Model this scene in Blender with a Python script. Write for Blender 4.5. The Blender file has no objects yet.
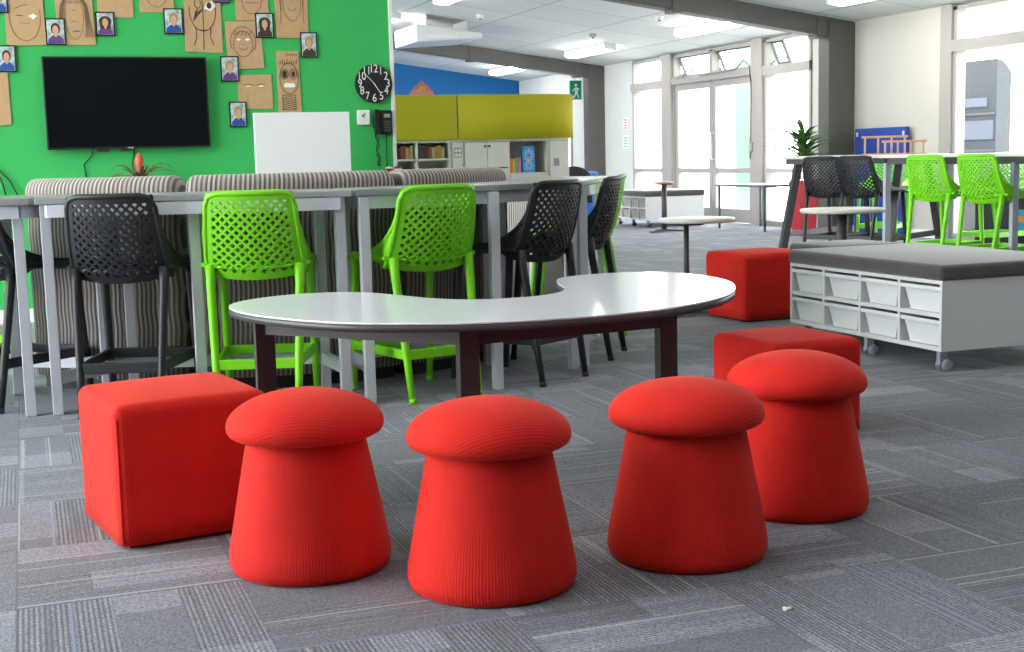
import bpy, bmesh, math, random
from mathutils import Vector, Matrix
random.seed(7)
C = bpy.context.scene.collection
PI = math.pi

# ------------------------------------------------------------------ materials
def new_mat(name):
    m = bpy.data.materials.new(name); m.use_nodes = True
    nt = m.node_tree
    return m, nt, nt.nodes['Principled BSDF']

def mat(name, col, rough=.5, metal=0., noise=0., nscale=20., bump=0., sheen=0., spec=.5, coat=0.):
    m, nt, b = new_mat(name)
    b.inputs['Base Color'].default_value = (*col, 1)
    b.inputs['Roughness'].default_value = rough
    b.inputs['Metallic'].default_value = metal
    b.inputs['Specular IOR Level'].default_value = spec
    b.inputs['Sheen Weight'].default_value = sheen
    b.inputs['Coat Weight'].default_value = coat
    if noise or bump:
        tc = nt.nodes.new('ShaderNodeTexCoord')
        n = nt.nodes.new('ShaderNodeTexNoise'); n.inputs['Scale'].default_value = nscale
        n.inputs['Detail'].default_value = 4
        nt.links.new(tc.outputs['Object'], n.inputs['Vector'])
        if noise:
            mr = nt.nodes.new('ShaderNodeMapRange')
            mr.inputs['From Min'].default_value = .3; mr.inputs['From Max'].default_value = .7
            mr.inputs['To Min'].default_value = 1 - noise; mr.inputs['To Max'].default_value = 1 + noise
            nt.links.new(n.outputs['Fac'], mr.inputs['Value'])
            vm = nt.nodes.new('ShaderNodeVectorMath'); vm.operation = 'SCALE'
            vm.inputs[0].default_value = col
            nt.links.new(mr.outputs[0], vm.inputs['Scale'])
            nt.links.new(vm.outputs[0], b.inputs['Base Color'])
        if bump:
            bp = nt.nodes.new('ShaderNodeBump'); bp.inputs['Strength'].default_value = bump
            bp.inputs['Distance'].default_value = .01
            nt.links.new(n.outputs['Fac'], bp.inputs['Height'])
            nt.links.new(bp.outputs[0], b.inputs['Normal'])
    return m

class NB:
    """tiny node builder for maths"""
    def __init__(s, nt): s.nt = nt
    def _in(s, sock, v):
        if isinstance(v, (int, float)): sock.default_value = v
        elif isinstance(v, tuple): sock.default_value = v
        else: s.nt.links.new(v, sock)
    def m(s, op, a, b=0., c=0.):
        n = s.nt.nodes.new('ShaderNodeMath'); n.operation = op
        s._in(n.inputs[0], a); s._in(n.inputs[1], b); s._in(n.inputs[2], c)
        return n.outputs[0]
    def mix(s, f, a, b):
        n = s.nt.nodes.new('ShaderNodeMix'); n.data_type = 'FLOAT'
        s._in(n.inputs[0], f); s._in(n.inputs[2], a); s._in(n.inputs[3], b); return n.outputs[0]
    def mixc(s, f, a, b):
        n = s.nt.nodes.new('ShaderNodeMix'); n.data_type = 'RGBA'
        s._in(n.inputs[0], f); s._in(n.inputs[6], a); s._in(n.inputs[7], b); return n.outputs[2]
    def wn(s, x, y=0., z=0.):
        c = s.nt.nodes.new('ShaderNodeCombineXYZ')
        s._in(c.inputs[0], x); s._in(c.inputs[1], y); s._in(c.inputs[2], z)
        n = s.nt.nodes.new('ShaderNodeTexWhiteNoise'); n.noise_dimensions = '3D'
        s.nt.links.new(c.outputs[0], n.inputs['Vector']); return n.outputs['Value']
    def noise(s, x, y, z=0., scale=1., detail=2.):
        c = s.nt.nodes.new('ShaderNodeCombineXYZ')
        s._in(c.inputs[0], x); s._in(c.inputs[1], y); s._in(c.inputs[2], z)
        n = s.nt.nodes.new('ShaderNodeTexNoise'); n.inputs['Scale'].default_value = scale
        n.inputs['Detail'].default_value = detail
        s.nt.links.new(c.outputs[0], n.inputs['Vector']); return n.outputs['Fac']
    def xyz(s, kind='Object'):
        tc = s.nt.nodes.new('ShaderNodeTexCoord'); sp = s.nt.nodes.new('ShaderNodeSeparateXYZ')
        s.nt.links.new(tc.outputs[kind], sp.inputs[0]); return sp.outputs

def carpet():
    m, nt, b = new_mat('carpet'); N = NB(nt)
    X, Y, Z = N.xyz('Object')
    T = .508
    gx = N.m('DIVIDE', N.m('ADD', X, .078), T); gy = N.m('DIVIDE', N.m('SUBTRACT', Y, 2.63), T)
    ix = N.m('FLOOR', gx); iy = N.m('FLOOR', gy)
    fx = N.m('SUBTRACT', gx, ix); fy = N.m('SUBTRACT', gy, iy)
    par = N.m('MODULO', N.m('ADD', N.m('ADD', ix, iy), 200.), 2.)
    par = N.m('GREATER_THAN', par, .5)            # 0 -> ribs run along Y, 1 -> along X
    across = N.mix(par, fx, fy); along = N.mix(par, fy, fx)
    seed = N.wn(ix, iy, 3.)
    # fine ribs
    r46 = N.m('MULTIPLY', across, 44.); ridx = N.m('FLOOR', r46); rfr = N.m('GREATER_THAN', N.m('SUBTRACT', r46, ridx), .45)
    rib = N.wn(ridx, N.m('MULTIPLY', seed, 97.), 1.)
    ribn = N.noise(N.m('MULTIPLY', across, 34.), N.m('MULTIPLY', along, 3.), N.m('MULTIPLY', seed, 50.), 1., 3.)
    # chunky dashes: rectangular lighter and darker blocks
    bi = N.m('FLOOR', N.m('ADD', N.m('MULTIPLY', across, 3.4), N.m('MULTIPLY', seed, 3.)))
    bj = N.m('FLOOR', N.m('ADD', N.m('MULTIPLY', along, 1.7), N.m('MULTIPLY', seed, 7.)))
    blk = N.wn(bi, bj, N.m('MULTIPLY', seed, 31.))
    light_blk = N.m('GREATER_THAN', blk, .80)
    plain = N.m('LESS_THAN', N.wn(bi, seed, 9.), .38)
    # grain
    g_a = N.noise(X, Y, 0., 170., 3.)
    gr = N.m('ADD', N.m('MULTIPLY', N.m('SUBTRACT', g_a, .5), 2.0), .5)
    wn_ = N.wn(N.m('FLOOR', N.m('MULTIPLY', X, 230.)), N.m('FLOOR', N.m('MULTIPLY', Y, 180.)), 4.)
    gr = N.mix(.45, gr, wn_)
    gr2 = N.noise(X, Y, 0., 2.2, 2.)
    v = N.mix(plain, N.mix(.45, N.m('MULTIPLY', rfr, N.m('ADD', .55, N.m('MULTIPLY', rib, .8))), ribn), .5)
    val = N.m('ADD', .044, N.m('MULTIPLY', v, .215))
    val = N.m('ADD', val, N.m('MULTIPLY', light_blk, .075))
    val = N.m('ADD', val, N.m('MULTIPLY', N.m('SUBTRACT', seed, .5), .045))
    val = N.m('MULTIPLY', val, N.m('ADD', .25, N.m('MULTIPLY', gr, 1.4)))
    val = N.m('MULTIPLY', val, N.m('ADD', .8, N.m('MULTIPLY', gr2, .4)))
    base = nt.nodes.new('ShaderNodeCombineColor')
    N._in(base.inputs[0], N.m('MULTIPLY', val, .92)); N._in(base.inputs[1], N.m('MULTIPLY', val, .97)); N._in(base.inputs[2], N.m('MULTIPLY', val, 1.18))
    # sparse pale / blue thread lines
    lidx = N.m('FLOOR', N.m('MULTIPLY', across, 90.))
    lw = N.wn(lidx, N.m('MULTIPLY', seed, 53.), 5.)
    thr = N.m('GREATER_THAN', lw, .966)
    blue = N.m('GREATER_THAN', N.wn(lidx, seed, 8.), .62)
    lc = N.mixc(blue, (.42, .42, .36, 1), (.20, .26, .42, 1))
    col = N.mixc(N.m('MULTIPLY', thr, .75), base.outputs[0], lc)
    # faint seams
    ex = N.m('MINIMUM', N.m('MINIMUM', fx, N.m('SUBTRACT', 1., fx)), N.m('MINIMUM', fy, N.m('SUBTRACT', 1., fy)))
    seam = N.m('LESS_THAN', ex, .006)
    col = N.mixc(N.m('MULTIPLY', seam, .35), col, (.04, .04, .05, 1))
    nt.links.new(col, b.inputs['Base Color'])
    b.inputs['Roughness'].default_value = .85; b.inputs['Specular IOR Level'].default_value = .35
    b.inputs['Sheen Weight'].default_value = .15
    bp = nt.nodes.new('ShaderNodeBump'); bp.inputs['Strength'].default_value = .35; bp.inputs['Distance'].default_value = .004
    nt.links.new(N.m('ADD', gr, rib), bp.inputs['Height']); nt.links.new(bp.outputs[0], b.inputs['Normal'])
    return m

def corduroy(name, mode, col=(.52, .007, .008), col2=(.80, .030, .016), period=.0072):
    m, nt, b = new_mat(name); N = NB(nt)
    X, Y, Z = N.xyz('Object')
    if mode == 'round':
        t = N.m('DIVIDE', N.m('MULTIPLY', N.m('ARCTAN2', Y, X), .19), period)
    elif mode == 'diag':
        t = N.m('DIVIDE', N.m('MULTIPLY', N.m('ARCTAN2', N.m('ADD', N.m('MULTIPLY', X, .45), N.m('MULTIPLY', Y, .9)), N.m('SUBTRACT', Z, .22)), .2), period)
    else:
        t = N.m('DIVIDE', N.m('ADD', X, N.m('MULTIPLY', Y, .83)), period)
    w = N.m('SINE', N.m('MULTIPLY', t, 2 * PI)); w = N.m('MULTIPLY_ADD', w, .5, .5)
    n = N.noise(X, Y, Z, 9., 4.)
    n2 = N.noise(X, Y, Z, 70., 2.)
    f = N.m('ADD', N.m('MULTIPLY', w, .22), N.m('MULTIPLY', n, .6)); f = N.m('ADD', f, N.m('MULTIPLY', n2, .15))
    nt.links.new(N.mixc(f, (*col, 1), (*col2, 1)), b.inputs['Base Color'])
    b.inputs['Roughness'].default_value = .8; b.inputs['Specular IOR Level'].default_value = .2
    b.inputs['Sheen Weight'].default_value = .22; b.inputs['Sheen Roughness'].default_value = .35
    b.inputs['Sheen Tint'].default_value = (1, .35, .25, 1)
    bp = nt.nodes.new('ShaderNodeBump'); bp.inputs['Strength'].default_value = .35; bp.inputs['Distance'].default_value = .0015
    nt.links.new(w, bp.inputs['Height']); nt.links.new(bp.outputs[0], b.inputs['Normal'])
    return m

def stripe_fabric():
    m, nt, b = new_mat('striped_upholstery'); N = NB(nt)
    X, Y, Z = N.xyz('Object')
    ang = N.m('ARCTAN2', X, N.m('MULTIPLY', Y, -1.))
    t = N.m('DIVIDE', N.m('MULTIPLY', ang, 1.5), .021)
    t = N.m('ADD', t, N.m('MULTIPLY', N.m('SINE', N.m('MULTIPLY', Z, 38.)), .10))
    k = N.m('FLOOR', t); fr = N.m('SUBTRACT', t, k)
    r = N.wn(k, 2., 2.)
    thin = N.m('LESS_THAN', N.m('ABSOLUTE', N.m('SUBTRACT', fr, .5)), .24)
    c1 = N.mixc(r, (.085, .070, .062, 1), (.15, .125, .115, 1))
    c2 = N.mixc(r, (.47, .44, .41, 1), (.38, .31, .27, 1))
    nt.links.new(N.mixc(thin, c1, c2), b.inputs['Base Color'])
    b.inputs['Roughness'].default_value = .85; b.inputs['Sheen Weight'].default_value = .2
    return m

def ceiling_mat():
    m, nt, b = new_mat('ceiling_tiles'); N = NB(nt)
    X, Y, Z = N.xyz('Object')
    gx = N.m('FRACT', N.m('DIVIDE', N.m('ADD', X, 20.), 1.2)); gy = N.m('FRACT', N.m('DIVIDE', N.m('ADD', Y, 20.1), 1.2))
    ex = N.m('MULTIPLY', N.m('MINIMUM', gx, N.m('SUBTRACT', 1., gx)), 1.2)
    ey = N.m('MULTIPLY', N.m('MINIMUM', gy, N.m('SUBTRACT', 1., gy)), 1.2)
    ln = N.m('LESS_THAN', N.m('MINIMUM', ex, ey), .012)
    tile = N.wn(N.m('FLOOR', N.m('DIVIDE', N.m('ADD', X, 20.), 1.2)), N.m('FLOOR', N.m('DIVIDE', N.m('ADD', Y, 20.1), 1.2)), 1.)
    bc = N.mixc(tile, (.66, .68, .66, 1), (.74, .76, .74, 1))
    nt.links.new(N.mixc(ln, bc, (.42, .44, .44, 1)), b.inputs['Base Color'])
    b.inputs['Roughness'].default_value = .8
    return m

def emis(name, col, s):
    m, nt, b = new_mat(name)
    b.inputs['Base Color'].default_value = (*col, 1)
    b.inputs['Emission Color'].default_value = (*col, 1); b.inputs['Emission Strength'].default_value = s
    return m

def glass_mat():
    m = bpy.data.materials.new('window_glass'); m.use_nodes = True; nt = m.node_tree
    nt.nodes.clear()
    o = nt.nodes.new('ShaderNodeOutputMaterial'); t = nt.nodes.new('ShaderNodeBsdfTransparent'); g = nt.nodes.new('ShaderNodeBsdfGlossy')
    t.inputs[0].default_value = (.95, .97, .96, 1); g.inputs['Roughness'].default_value = .02
    mx = nt.nodes.new('ShaderNodeMixShader'); mx.inputs[0].default_value = .06
    nt.links.new(t.outputs[0], mx.inputs[1]); nt.links.new(g.outputs[0], mx.inputs[2])
    nt.links.new(mx.outputs[0], o.inputs[0]); return m

def green_wall_mat():
    m, nt, b = new_mat('green_felt_wall'); N = NB(nt)
    X, Y, Z = N.xyz('Object')
    g = N.noise(N.m('MULTIPLY', X, 1.), N.m('MULTIPLY', Z, 1.), 0., 160., 2.)
    nt.links.new(N.mixc(g, (.030, .40, .085, 1), (.042, .48, .115, 1)), b.inputs['Base Color'])
    b.inputs['Roughness'].default_value = .75
    return m

M = dict(
    warm_white=mat('warm_white_unit', (.72, .65, .60), .4),
    carpet=carpet(), red_round=corduroy('red_corduroy_round', 'round'), red_cap=corduroy('red_corduroy_cap', 'diag'),
    red_flat=corduroy('red_corduroy_flat', 'flat'), stripe=stripe_fabric(), ceil=ceiling_mat(), glass=glass_mat(), gwall=green_wall_mat(),
    white_wall=mat('painted_wall', (.56, .57, .55), .8, noise=.02, nscale=3),
    cream_wall=mat('cream_panel', (.52, .49, .44), .7, noise=.02, nscale=2),
    blue_wall=mat('blue_paint', (.0, .12, .36), .7, noise=.03),
    white_trim=mat('white_trim', (.8, .8, .78), .5),
    steel=mat('grey_painted_steel', (.105, .098, .09), .5, noise=.04, nscale=8),
    alu=mat('window_aluminium', (.34, .31, .29), .5),
    lam_grey=mat('grey_laminate', (.30, .31, .32), .28, noise=.05, nscale=60),
    lam_edge=mat('grey_edge', (.22, .225, .24), .5),
    silver=mat('silver_powder_coat', (.62, .66, .71), .42, metal=.25),
    lam_white=mat('white_laminate', (.88, .88, .95), .14, spec=.6),
    dark_edge=mat('dark_edge_band', (.06, .055, .06), .45),
    dark_leg=mat('dark_powder_coat', (.042, .028, .034), .5),
    green_pl=mat('green_plastic', (.20, .66, .012), .38, spec=.4, noise=.04, nscale=5),
    black_pl=mat('charcoal_plastic', (.020, .021, .024), .42, spec=.4, noise=.08, nscale=30),
    white_mel=mat('white_melamine', (.74, .74, .75), .4),
    tray=mat('white_tray_plastic', (.80, .81, .83), .3),
    beige_tray=mat('beige_tray_plastic', (.40, .35, .27), .4),
    cushion=mat('grey_cushion_fabric', (.060, .050, .050), .9, noise=.15, nscale=7, sheen=.55),
    black=mat('black_plastic', (.012, .012, .013), .4),
    screen=mat('tv_screen', (.004, .005, .006), .18, spec=.25),
    rubber=mat('rubber', (.03, .03, .035), .6),
    castor=mat('castor_grey', (.38, .40, .46), .4),
    card=mat('cardboard', (.52, .33, .17), .85, noise=.05, nscale=25),
    pencil=mat('pencil_line', (.20, .12, .07), .8), marker=mat('marker_line', (.04, .03, .03), .8),
    paper=mat('white_paper', (.82, .82, .80), .6),
    board=mat('whiteboard', (.85, .86, .86), .3),
    olive=mat('olive_fabric', (.52, .43, .008), .8, noise=.04, nscale=50),
    skin=mat('printed_skin', (.62, .34, .20), .6), hair=mat('printed_dark_hair', (.05, .03, .02), .6), hair2=mat('printed_fair_hair', (.40, .25, .10), .6),
    purple=mat('printed_purple', (.12, .05, .22), .6), navy=mat('printed_blue', (.02, .07, .30), .6), photo_bg=mat('printed_background', (.42, .50, .50), .6, noise=.5, nscale=30),
    leaf=mat('leaf', (.07, .20, .035), .5, noise=.25, nscale=10), leaf2=mat('bromeliad_leaf', (.16, .14, .07), .5, noise=.3, nscale=25),
    flower=mat('orange_bract', (.55, .12, .05), .5), stem=mat('brown_stem', (.12, .07, .03), .8),
    red_pot=mat('red_planter', (.45, .012, .02), .35), blue_board=mat('blue_pinboard', (.012, .055, .30), .8, noise=.05),
    wood=mat('pale_pine', (.62, .38, .24), .6, noise=.08, nscale=30), white_top=mat('off_white_top', (.72, .70, .64), .3),
    exit=mat('exit_green', (.0, .30, .16), .4), outdoor=mat('pale_concrete', (.62, .62, .60), .9, noise=.05),
    pale_green=mat('green_painted_post', (.15, .34, .17), .6), shed=mat('grey_cladding', (.055, .055, .055), .7, noise=.1),
    shed2=mat('pale_panel', (.12, .125, .16), .6), blue_pl=mat('blue_plastic', (.03, .16, .55), .4),
    lightblue=mat('light_blue_print', (.02, .30, .65), .4), pink=mat('pink_card', (.75, .22, .30), .7), yellow=mat('yellow_card', (.75, .50, .05), .7),
    orange=mat('orange_card', (.75, .22, .03), .6), brown=mat('brown_card', (.16, .05, .03), .6), teal=mat('teal_card', (.1, .4, .4), .6),
    teal_edge=mat('teal_edge', (.09, .12, .15), .5), dark_screen=mat('phone_display', (.35, .40, .28), .4),
    dim_wall=mat('dark_unseen_wall', (.16, .16, .17), .8), fill_glow=emis('fill_strip', (1, .97, .92), 4.0),  # unseen wall toned dark to cut bounce; glow of the added fill strips
    lamp=emis('lamp_diffuser', (1, .97, .92), 9.0), lamp_body=mat('lamp_body', (.75, .75, .73), .5),
    green_ok=mat('green_print', (.10, .40, .10), .6), cable=mat('black_cable', (.01, .01, .01), .5), crumb=mat('paper_scrap', (.85, .85, .82), .8))

# ------------------------------------------------------------------ mesh helpers
class MB:
    def __init__(s): s.v = []; s.f = []; s.sm = []; s.mi = []; s.cur = 0
    def add(s, vs, fs, smooth=False):
        o = len(s.v); s.v += [tuple(p) for p in vs]
        for f in fs: s.f.append([i + o for i in f]); s.sm.append(smooth); s.mi.append(s.cur)
        return s
    def box(s, x0, x1, y0, y1, z0, z1):
        vs = [(x, y, z) for z in (z0, z1) for y in (y0, y1) for x in (x0, x1)]
        return s.add(vs, [(0, 2, 3, 1), (4, 5, 7, 6), (0, 1, 5, 4), (1, 3, 7, 5), (3, 2, 6, 7), (2, 0, 4, 6)])
    def bar(s, a, b, w, h=None, w2=None, h2=None, up=(0, 0, 1)):
        a = Vector(a); b = Vector(b); h = h or w; w2 = w2 or w; h2 = h2 or (h if w2 == w else h * w2 / w)
        d = (b - a).normalized(); up = Vector(up)
        if abs(d.dot(up)) > .97: up = Vector((0, 1, 0))
        r = d.cross(up).normalized(); u = r.cross(d)
        vs = []
        for p, ww, hh in ((a, w, h), (b, w2, h2)):
            for sx, sy in ((-1, -1), (1, -1), (1, 1), (-1, 1)): vs.append(p + r * sx * ww / 2 + u * sy * hh / 2)
        return s.add(vs, [(3, 2, 1, 0), (4, 5, 6, 7), (0, 1, 5, 4), (1, 2, 6, 5), (2, 3, 7, 6), (3, 0, 4, 7)])
    def tube(s, pts, r, n=10, r2=None, closed=False, sq=1.0):
        pts = [Vector(p) for p in pts]; N = len(pts); rings = []
        for i, p in enumerate(pts):
            if closed: d = pts[(i + 1) % N] - pts[i - 1]
            else: d = pts[min(i + 1, N - 1)] - pts[max(i - 1, 0)]
            d.normalize(); up = Vector((0, 0, 1)) if abs(d.z) < .9 else Vector((0, 1, 0))
            a = d.cross(up).normalized(); b = a.cross(d)
            rr = r if r2 is None else r + (r2 - r) * i / max(1, N - 1)
            rings.append([p + a * math.cos(2 * PI * k / n) * rr + b * math.sin(2 * PI * k / n) * rr * sq for k in range(n)])
        vs = [q for ring in rings for q in ring]; fs = []
        for i in range(N if closed else N - 1):
            j = (i + 1) % N
            for k in range(n): fs.append((i * n + k, i * n + (k + 1) % n, j * n + (k + 1) % n, j * n + k))
        s.add(vs, fs, True)
        if not closed:
            s.add(rings[0], [tuple(range(n))[::-1]]); s.add(rings[-1], [tuple(range(n))])
        return s
    def lathe(s, prof, n=48, c=(0, 0, 0), smooth=True):
        vs = []; fs = []
        for r, z in prof:
            for k in range(n):
                a = 2 * PI * k / n; vs.append((c[0] + r * math.cos(a), c[1] + r * math.sin(a), c[2] + z))
        for i in range(len(prof) - 1):
            for k in range(n): fs.append((i * n + k, i * n + (k + 1) % n, (i + 1) * n + (k + 1) % n, (i + 1) * n + k))
        fs.append(tuple(range(n))[::-1]); L = (len(prof) - 1) * n; fs.append(tuple(range(L, L + n)))
        return s.add(vs, fs, smooth)
    def prism(s, poly, z0, z1, smooth=False):
        n = len(poly); A = sum(poly[i][0] * poly[(i + 1) % n][1] - poly[(i + 1) % n][0] * poly[i][1] for i in range(n))
        if A < 0: poly = poly[::-1]
        vs = [(x, y, z0) for x, y in poly] + [(x, y, z1) for x, y in poly]
        s.add(vs, [tuple(range(n))[::-1], tuple(range(n, 2 * n))])
        s.add(vs, [(i, (i + 1) % n, (i + 1) % n + n, i + n) for i in range(n)], smooth)
        return s
    def extr(s, poly, y0, y1):
        """polygon in x,z pushed from y0 to y1"""
        n = len(poly); vs = [(x, y0, z) for x, z in poly] + [(x, y1, z) for x, z in poly]
        return s.add(vs, [tuple(range(n)), tuple(range(n, 2 * n))[::-1]] + [(i + n, (i + 1) % n + n, (i + 1) % n, i) for i in range(n)])
    def build(s, name, m, parent=None, loc=None, rz=0, bevel=0, seg=2, fixn=True):
        me = bpy.data.meshes.new(name); me.from_pydata(s.v, [], s.f); me.update()
        mats = m if isinstance(m, list) else [m]
        for k in mats: me.materials.append(k)
        for p, sm, mi in zip(me.polygons, s.sm, s.mi): p.use_smooth = sm; p.material_index = min(mi, len(mats) - 1)
        if fixn or bevel:
            bm = bmesh.new(); bm.from_mesh(me)
            bmesh.ops.remove_doubles(bm, verts=bm.verts, dist=1e-5)
            bmesh.ops.recalc_face_normals(bm, faces=bm.faces)
            if bevel:
                es = [e for e in bm.edges if len(e.link_faces) == 2 and e.calc_face_angle(0) > .6]
                bmesh.ops.bevel(bm, geom=es, offset=bevel, segments=seg, affect='EDGES', profile=.5, clamp_overlap=True)
                if seg > 2:
                    for f in bm.faces: f.smooth = True
            bm.to_mesh(me); bm.free()
        o = bpy.data.objects.new(name, me); C.objects.link(o)
        if loc: o.location = loc
        o.rotation_euler[2] = rz
        if parent: o.parent = parent
        return o

def tag(o, label=None, cat=None, group=None, kind=None):
    if label: o['label'] = label
    if cat: o['category'] = cat
    if group: o['group'] = group
    if kind: o['kind'] = kind
    return o
def thing(name, label, cat, loc=(0, 0, 0), rz=0, group=None):
    o = bpy.data.objects.new(name, None); o.empty_display_size = .1; C.objects.link(o)
    o.location = loc; o.rotation_euler[2] = rz
    return tag(o, label, cat, group)
def struct(o): o['kind'] = 'structure'; return o
def dup(root, loc, rz=0, label=None, group=None, scale=None):
    def cp(o, par):
        c = o.copy(); C.objects.link(c); c.parent = par
        for ch in list(o.children): cp(ch, c)
        return c
    r = cp(root, None); r.location = loc; r.rotation_euler[2] = rz
    if scale: r.scale = scale
    if label: r['label'] = label
    if group: r['group'] = group
    return r
def catmull(P, k=5, closed=True):
    out = []; n = len(P)
    for i in range(n):
        p0, p1, p2, p3 = P[i - 1], P[i], P[(i + 1) % n], P[(i + 2) % n]
        for j in range(k):
            t = j / k
            out.append(tuple(.5 * ((2 * b) + (-a + c) * t + (2 * a - 5 * b + 4 * c - d) * t * t + (-a + 3 * b - 3 * c + d) * t ** 3) for a, b, c, d in zip(p0, p1, p2, p3)))
    return out

# ------------------------------------------------------------------ room shell
WX = 9.4
def cz(x): return 2.5 + .137 * (WX - x)
def cz_edge(x): return cz(x)
struct(MB().box(-5.5, WX + .15, -4, 25.2, -.06, 0).build('floor', M['carpet'], fixn=True))
struct(MB().box(-60, 70, -60, 90, -.5, -.07).build('floor_outdoor', M['outdoor']))
b = MB(); b.extr([(-5.5, cz(-5.5)), (WX + .15, cz(WX + .15)), (WX + .15, cz(WX + .15) + .15), (-5.5, cz(-5.5) + .15)], -4, 25.2)
struct(b.build('ceiling', M['ceil']))
# unseen wall behind the camera, toned dark to cut its bounce light
struct(MB().box(-5.5, WX + .15, -4.15, -4, -.05, 4.6).build('wall_front', M['dim_wall']))
struct(MB().box(-5.65, -5.5, -4, 2.0, -.05, 4.6).build('wall_side_added', M['white_wall']))  # unseen wall piece added to narrow the light from the left
# added glowing fill strips, out of view, to brighten the room in front
ceil_o = bpy.data.objects['ceiling']
for lx in (-1.6, 1.6, 5.0):
    for ly in (.5, 4.1, 7.2):
        e_ = MB().extr([(lx - .12, cz(lx - .12) - .012), (lx + .12, cz(lx + .12) - .012), (lx + .12, cz(lx + .12) + .01), (lx - .12, cz(lx - .12) + .01)], ly - .78, ly + .78)
        e_.build('fill_strip', M['fill_glow'], ceil_o)
# green partition with the screen
struct(MB().box(-5.5, 2.488, 9.2, 9.35, 0, 3.9).build('wall_left', M['gwall']))
struct(MB().box(2.488, 2.512, 9.185, 9.365, 0, 3.6).build('trim_1', M['white_trim']))
# far blue wall
struct(MB().box(-5.5, WX + .15, 25.0, 25.15, 0, 4.6).build('wall_back', M['blue_wall']))
# right wall in pieces around its openings
def wall_piece(name, y0, y1, z0=0, z1=None, m='white_wall', x0=WX, x1=WX + .15):
    return struct(MB().box(x0, x1, y0, y1, z0, z1 if z1 else cz(x0) + .01).build(name, M[m]))
wall_piece('wall_right', 24.2, 25.0)
wall_piece('wall_right', 19.74, 22.3)
wall_piece('wall_right', 22.3, 24.2, z0=2.02)
wall_piece('wall_right', 14.10, 14.52, m='cream_wall')
wall_piece('wall_right', 11.98, 14.10, m='cream_wall')
wall_piece('wall_right', 6.2, 8.6, m='cream_wall')
wall_piece('wall_right', -4, 6.2, m='white_wall')
for i, (y, z1) in enumerate(((20.98, None), (13.9, None))):   # steel portal frames
    yc = y if i == 0 else 13.72
    c = MB(); xl = WX - (.30 if i == 0 else .36)
    c.box(xl, WX, yc - .11, yc - .095, 0, cz(WX) - .02); c.box(xl, WX, yc + .095, yc + .11, 0, cz(WX) - .02); c.box(xl, xl + .012, yc - .1, yc + .1, 0, cz(WX) - .02)
    c.box(xl + .15, xl + .165, yc - .1, yc + .1, 0, cz(WX) - .02)
    struct(c.build('trim_%d' % (2 + i), M['steel']))
    bm_ = MB(); sl = -.137
    x0 = -5.5; x1 = WX
    zt0, zt1 = cz(x0) - .005, cz(x1) - .005
    for dz0, dz1, yy0, yy1 in ((-.02, 0, -.09, .09), (-.22, -.20, -.09, .09), (-.21, -.01, -.012, .012), (-.21, -.01, -.088, -.080)):
        bm_.extr([(x0, zt0 + dz0), (x1, zt1 + dz0), (x1, zt1 + dz1), (x0, zt0 + dz1)], yc + yy0, yc + yy1)
    for xs in (7.05, WX - .46, 3.2):                 # splice plates
        bm_.box(xs - .06, xs + .06, yc - .105, yc + .105, cz(xs) - .25, cz(xs) - .01)
    struct(bm_.build('trim_%d' % (4 + i), M['steel']))
struct(MB().box(WX - .02, WX, -4, 8.6, 0, .09).box(WX - .02, WX, 11.98, 14.1, 0, .09).box(WX - .02, WX, 19.74, 22.3, 0, .09).build('baseboard_right', M['white_trim']))
struct(MB().box(-5.5, 2.47, 9.18, 9.2, 0, .09).build('baseboard_left', M['white_trim']))

# ---- windows and doors in the right wall
F0, F1 = WX - .02, WX + .10
def frame_window(name, y0, y1, transom=2.05, rail=.73, head=None, mull=.055, jamb=True):
    head = head or cz(WX) - .03
    f = MB()
    f.box(F0, F1, y0, y0 + mull, 0, head); f.box(F0, F1, y1 - mull, y1, 0, head)
    f.box(F0 + .01, F1, y0, y1, 0, .07); f.box(F0, F1, y0, y1, head - .035, head)
    f.box(F0 - .03, F1, y0, y1, transom - .05, transom + .07)
    if rail: f.box(F0 + .02, F1 - .02, y0, y1, rail - .02, rail + .035)
    o = struct(f.build(name, M['alu']))
    g = MB().box(WX + .03, WX + .036, y0 + mull, y1 - mull, .07, transom - .05)
    g.box(WX + .03, WX + .036, y0 + mull, y1 - mull, transom + .07, head - .035)
    g.build('window_pane', M['glass'], o)
    return o
w1 = frame_window('window_1', 18.62, 19.74)
w2 = frame_window('window_2', 14.52, 15.65)
struct(MB().box(F0 - .04, F1, 15.65, 15.93, 0, cz(WX)).build('trim_6', M['alu']))
struct(MB().box(F0 - .04, F1, 18.30, 18.62, 0, cz(WX)).build('trim_7', M['alu']))
w3 = frame_window('window_3', 8.6, 11.80, rail=0)
struct(MB().box(F0 - .03, F1, 11.80, 11.98, 0, cz(WX)).build('trim_8', M['alu']))
f = MB(); f.box(F0, F1, 22.3, 22.38, 0, 2.05); f.box(F0, F1, 24.12, 24.2, 0, 2.05); f.box(F0, F1, 23.2, 23.26, 0, 2.05); f.box(F0, F1, 22.3, 24.2, 1.97, 2.05); f.box(F0, F1, 22.3, 24.2, 0, .1)
w4 = struct(f.build('window_4', M['alu'])); MB().box(WX + .03, WX + .036, 22.38, 24.12, .1, 1.97).build('window_pane', M['glass'], w4)
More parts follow.
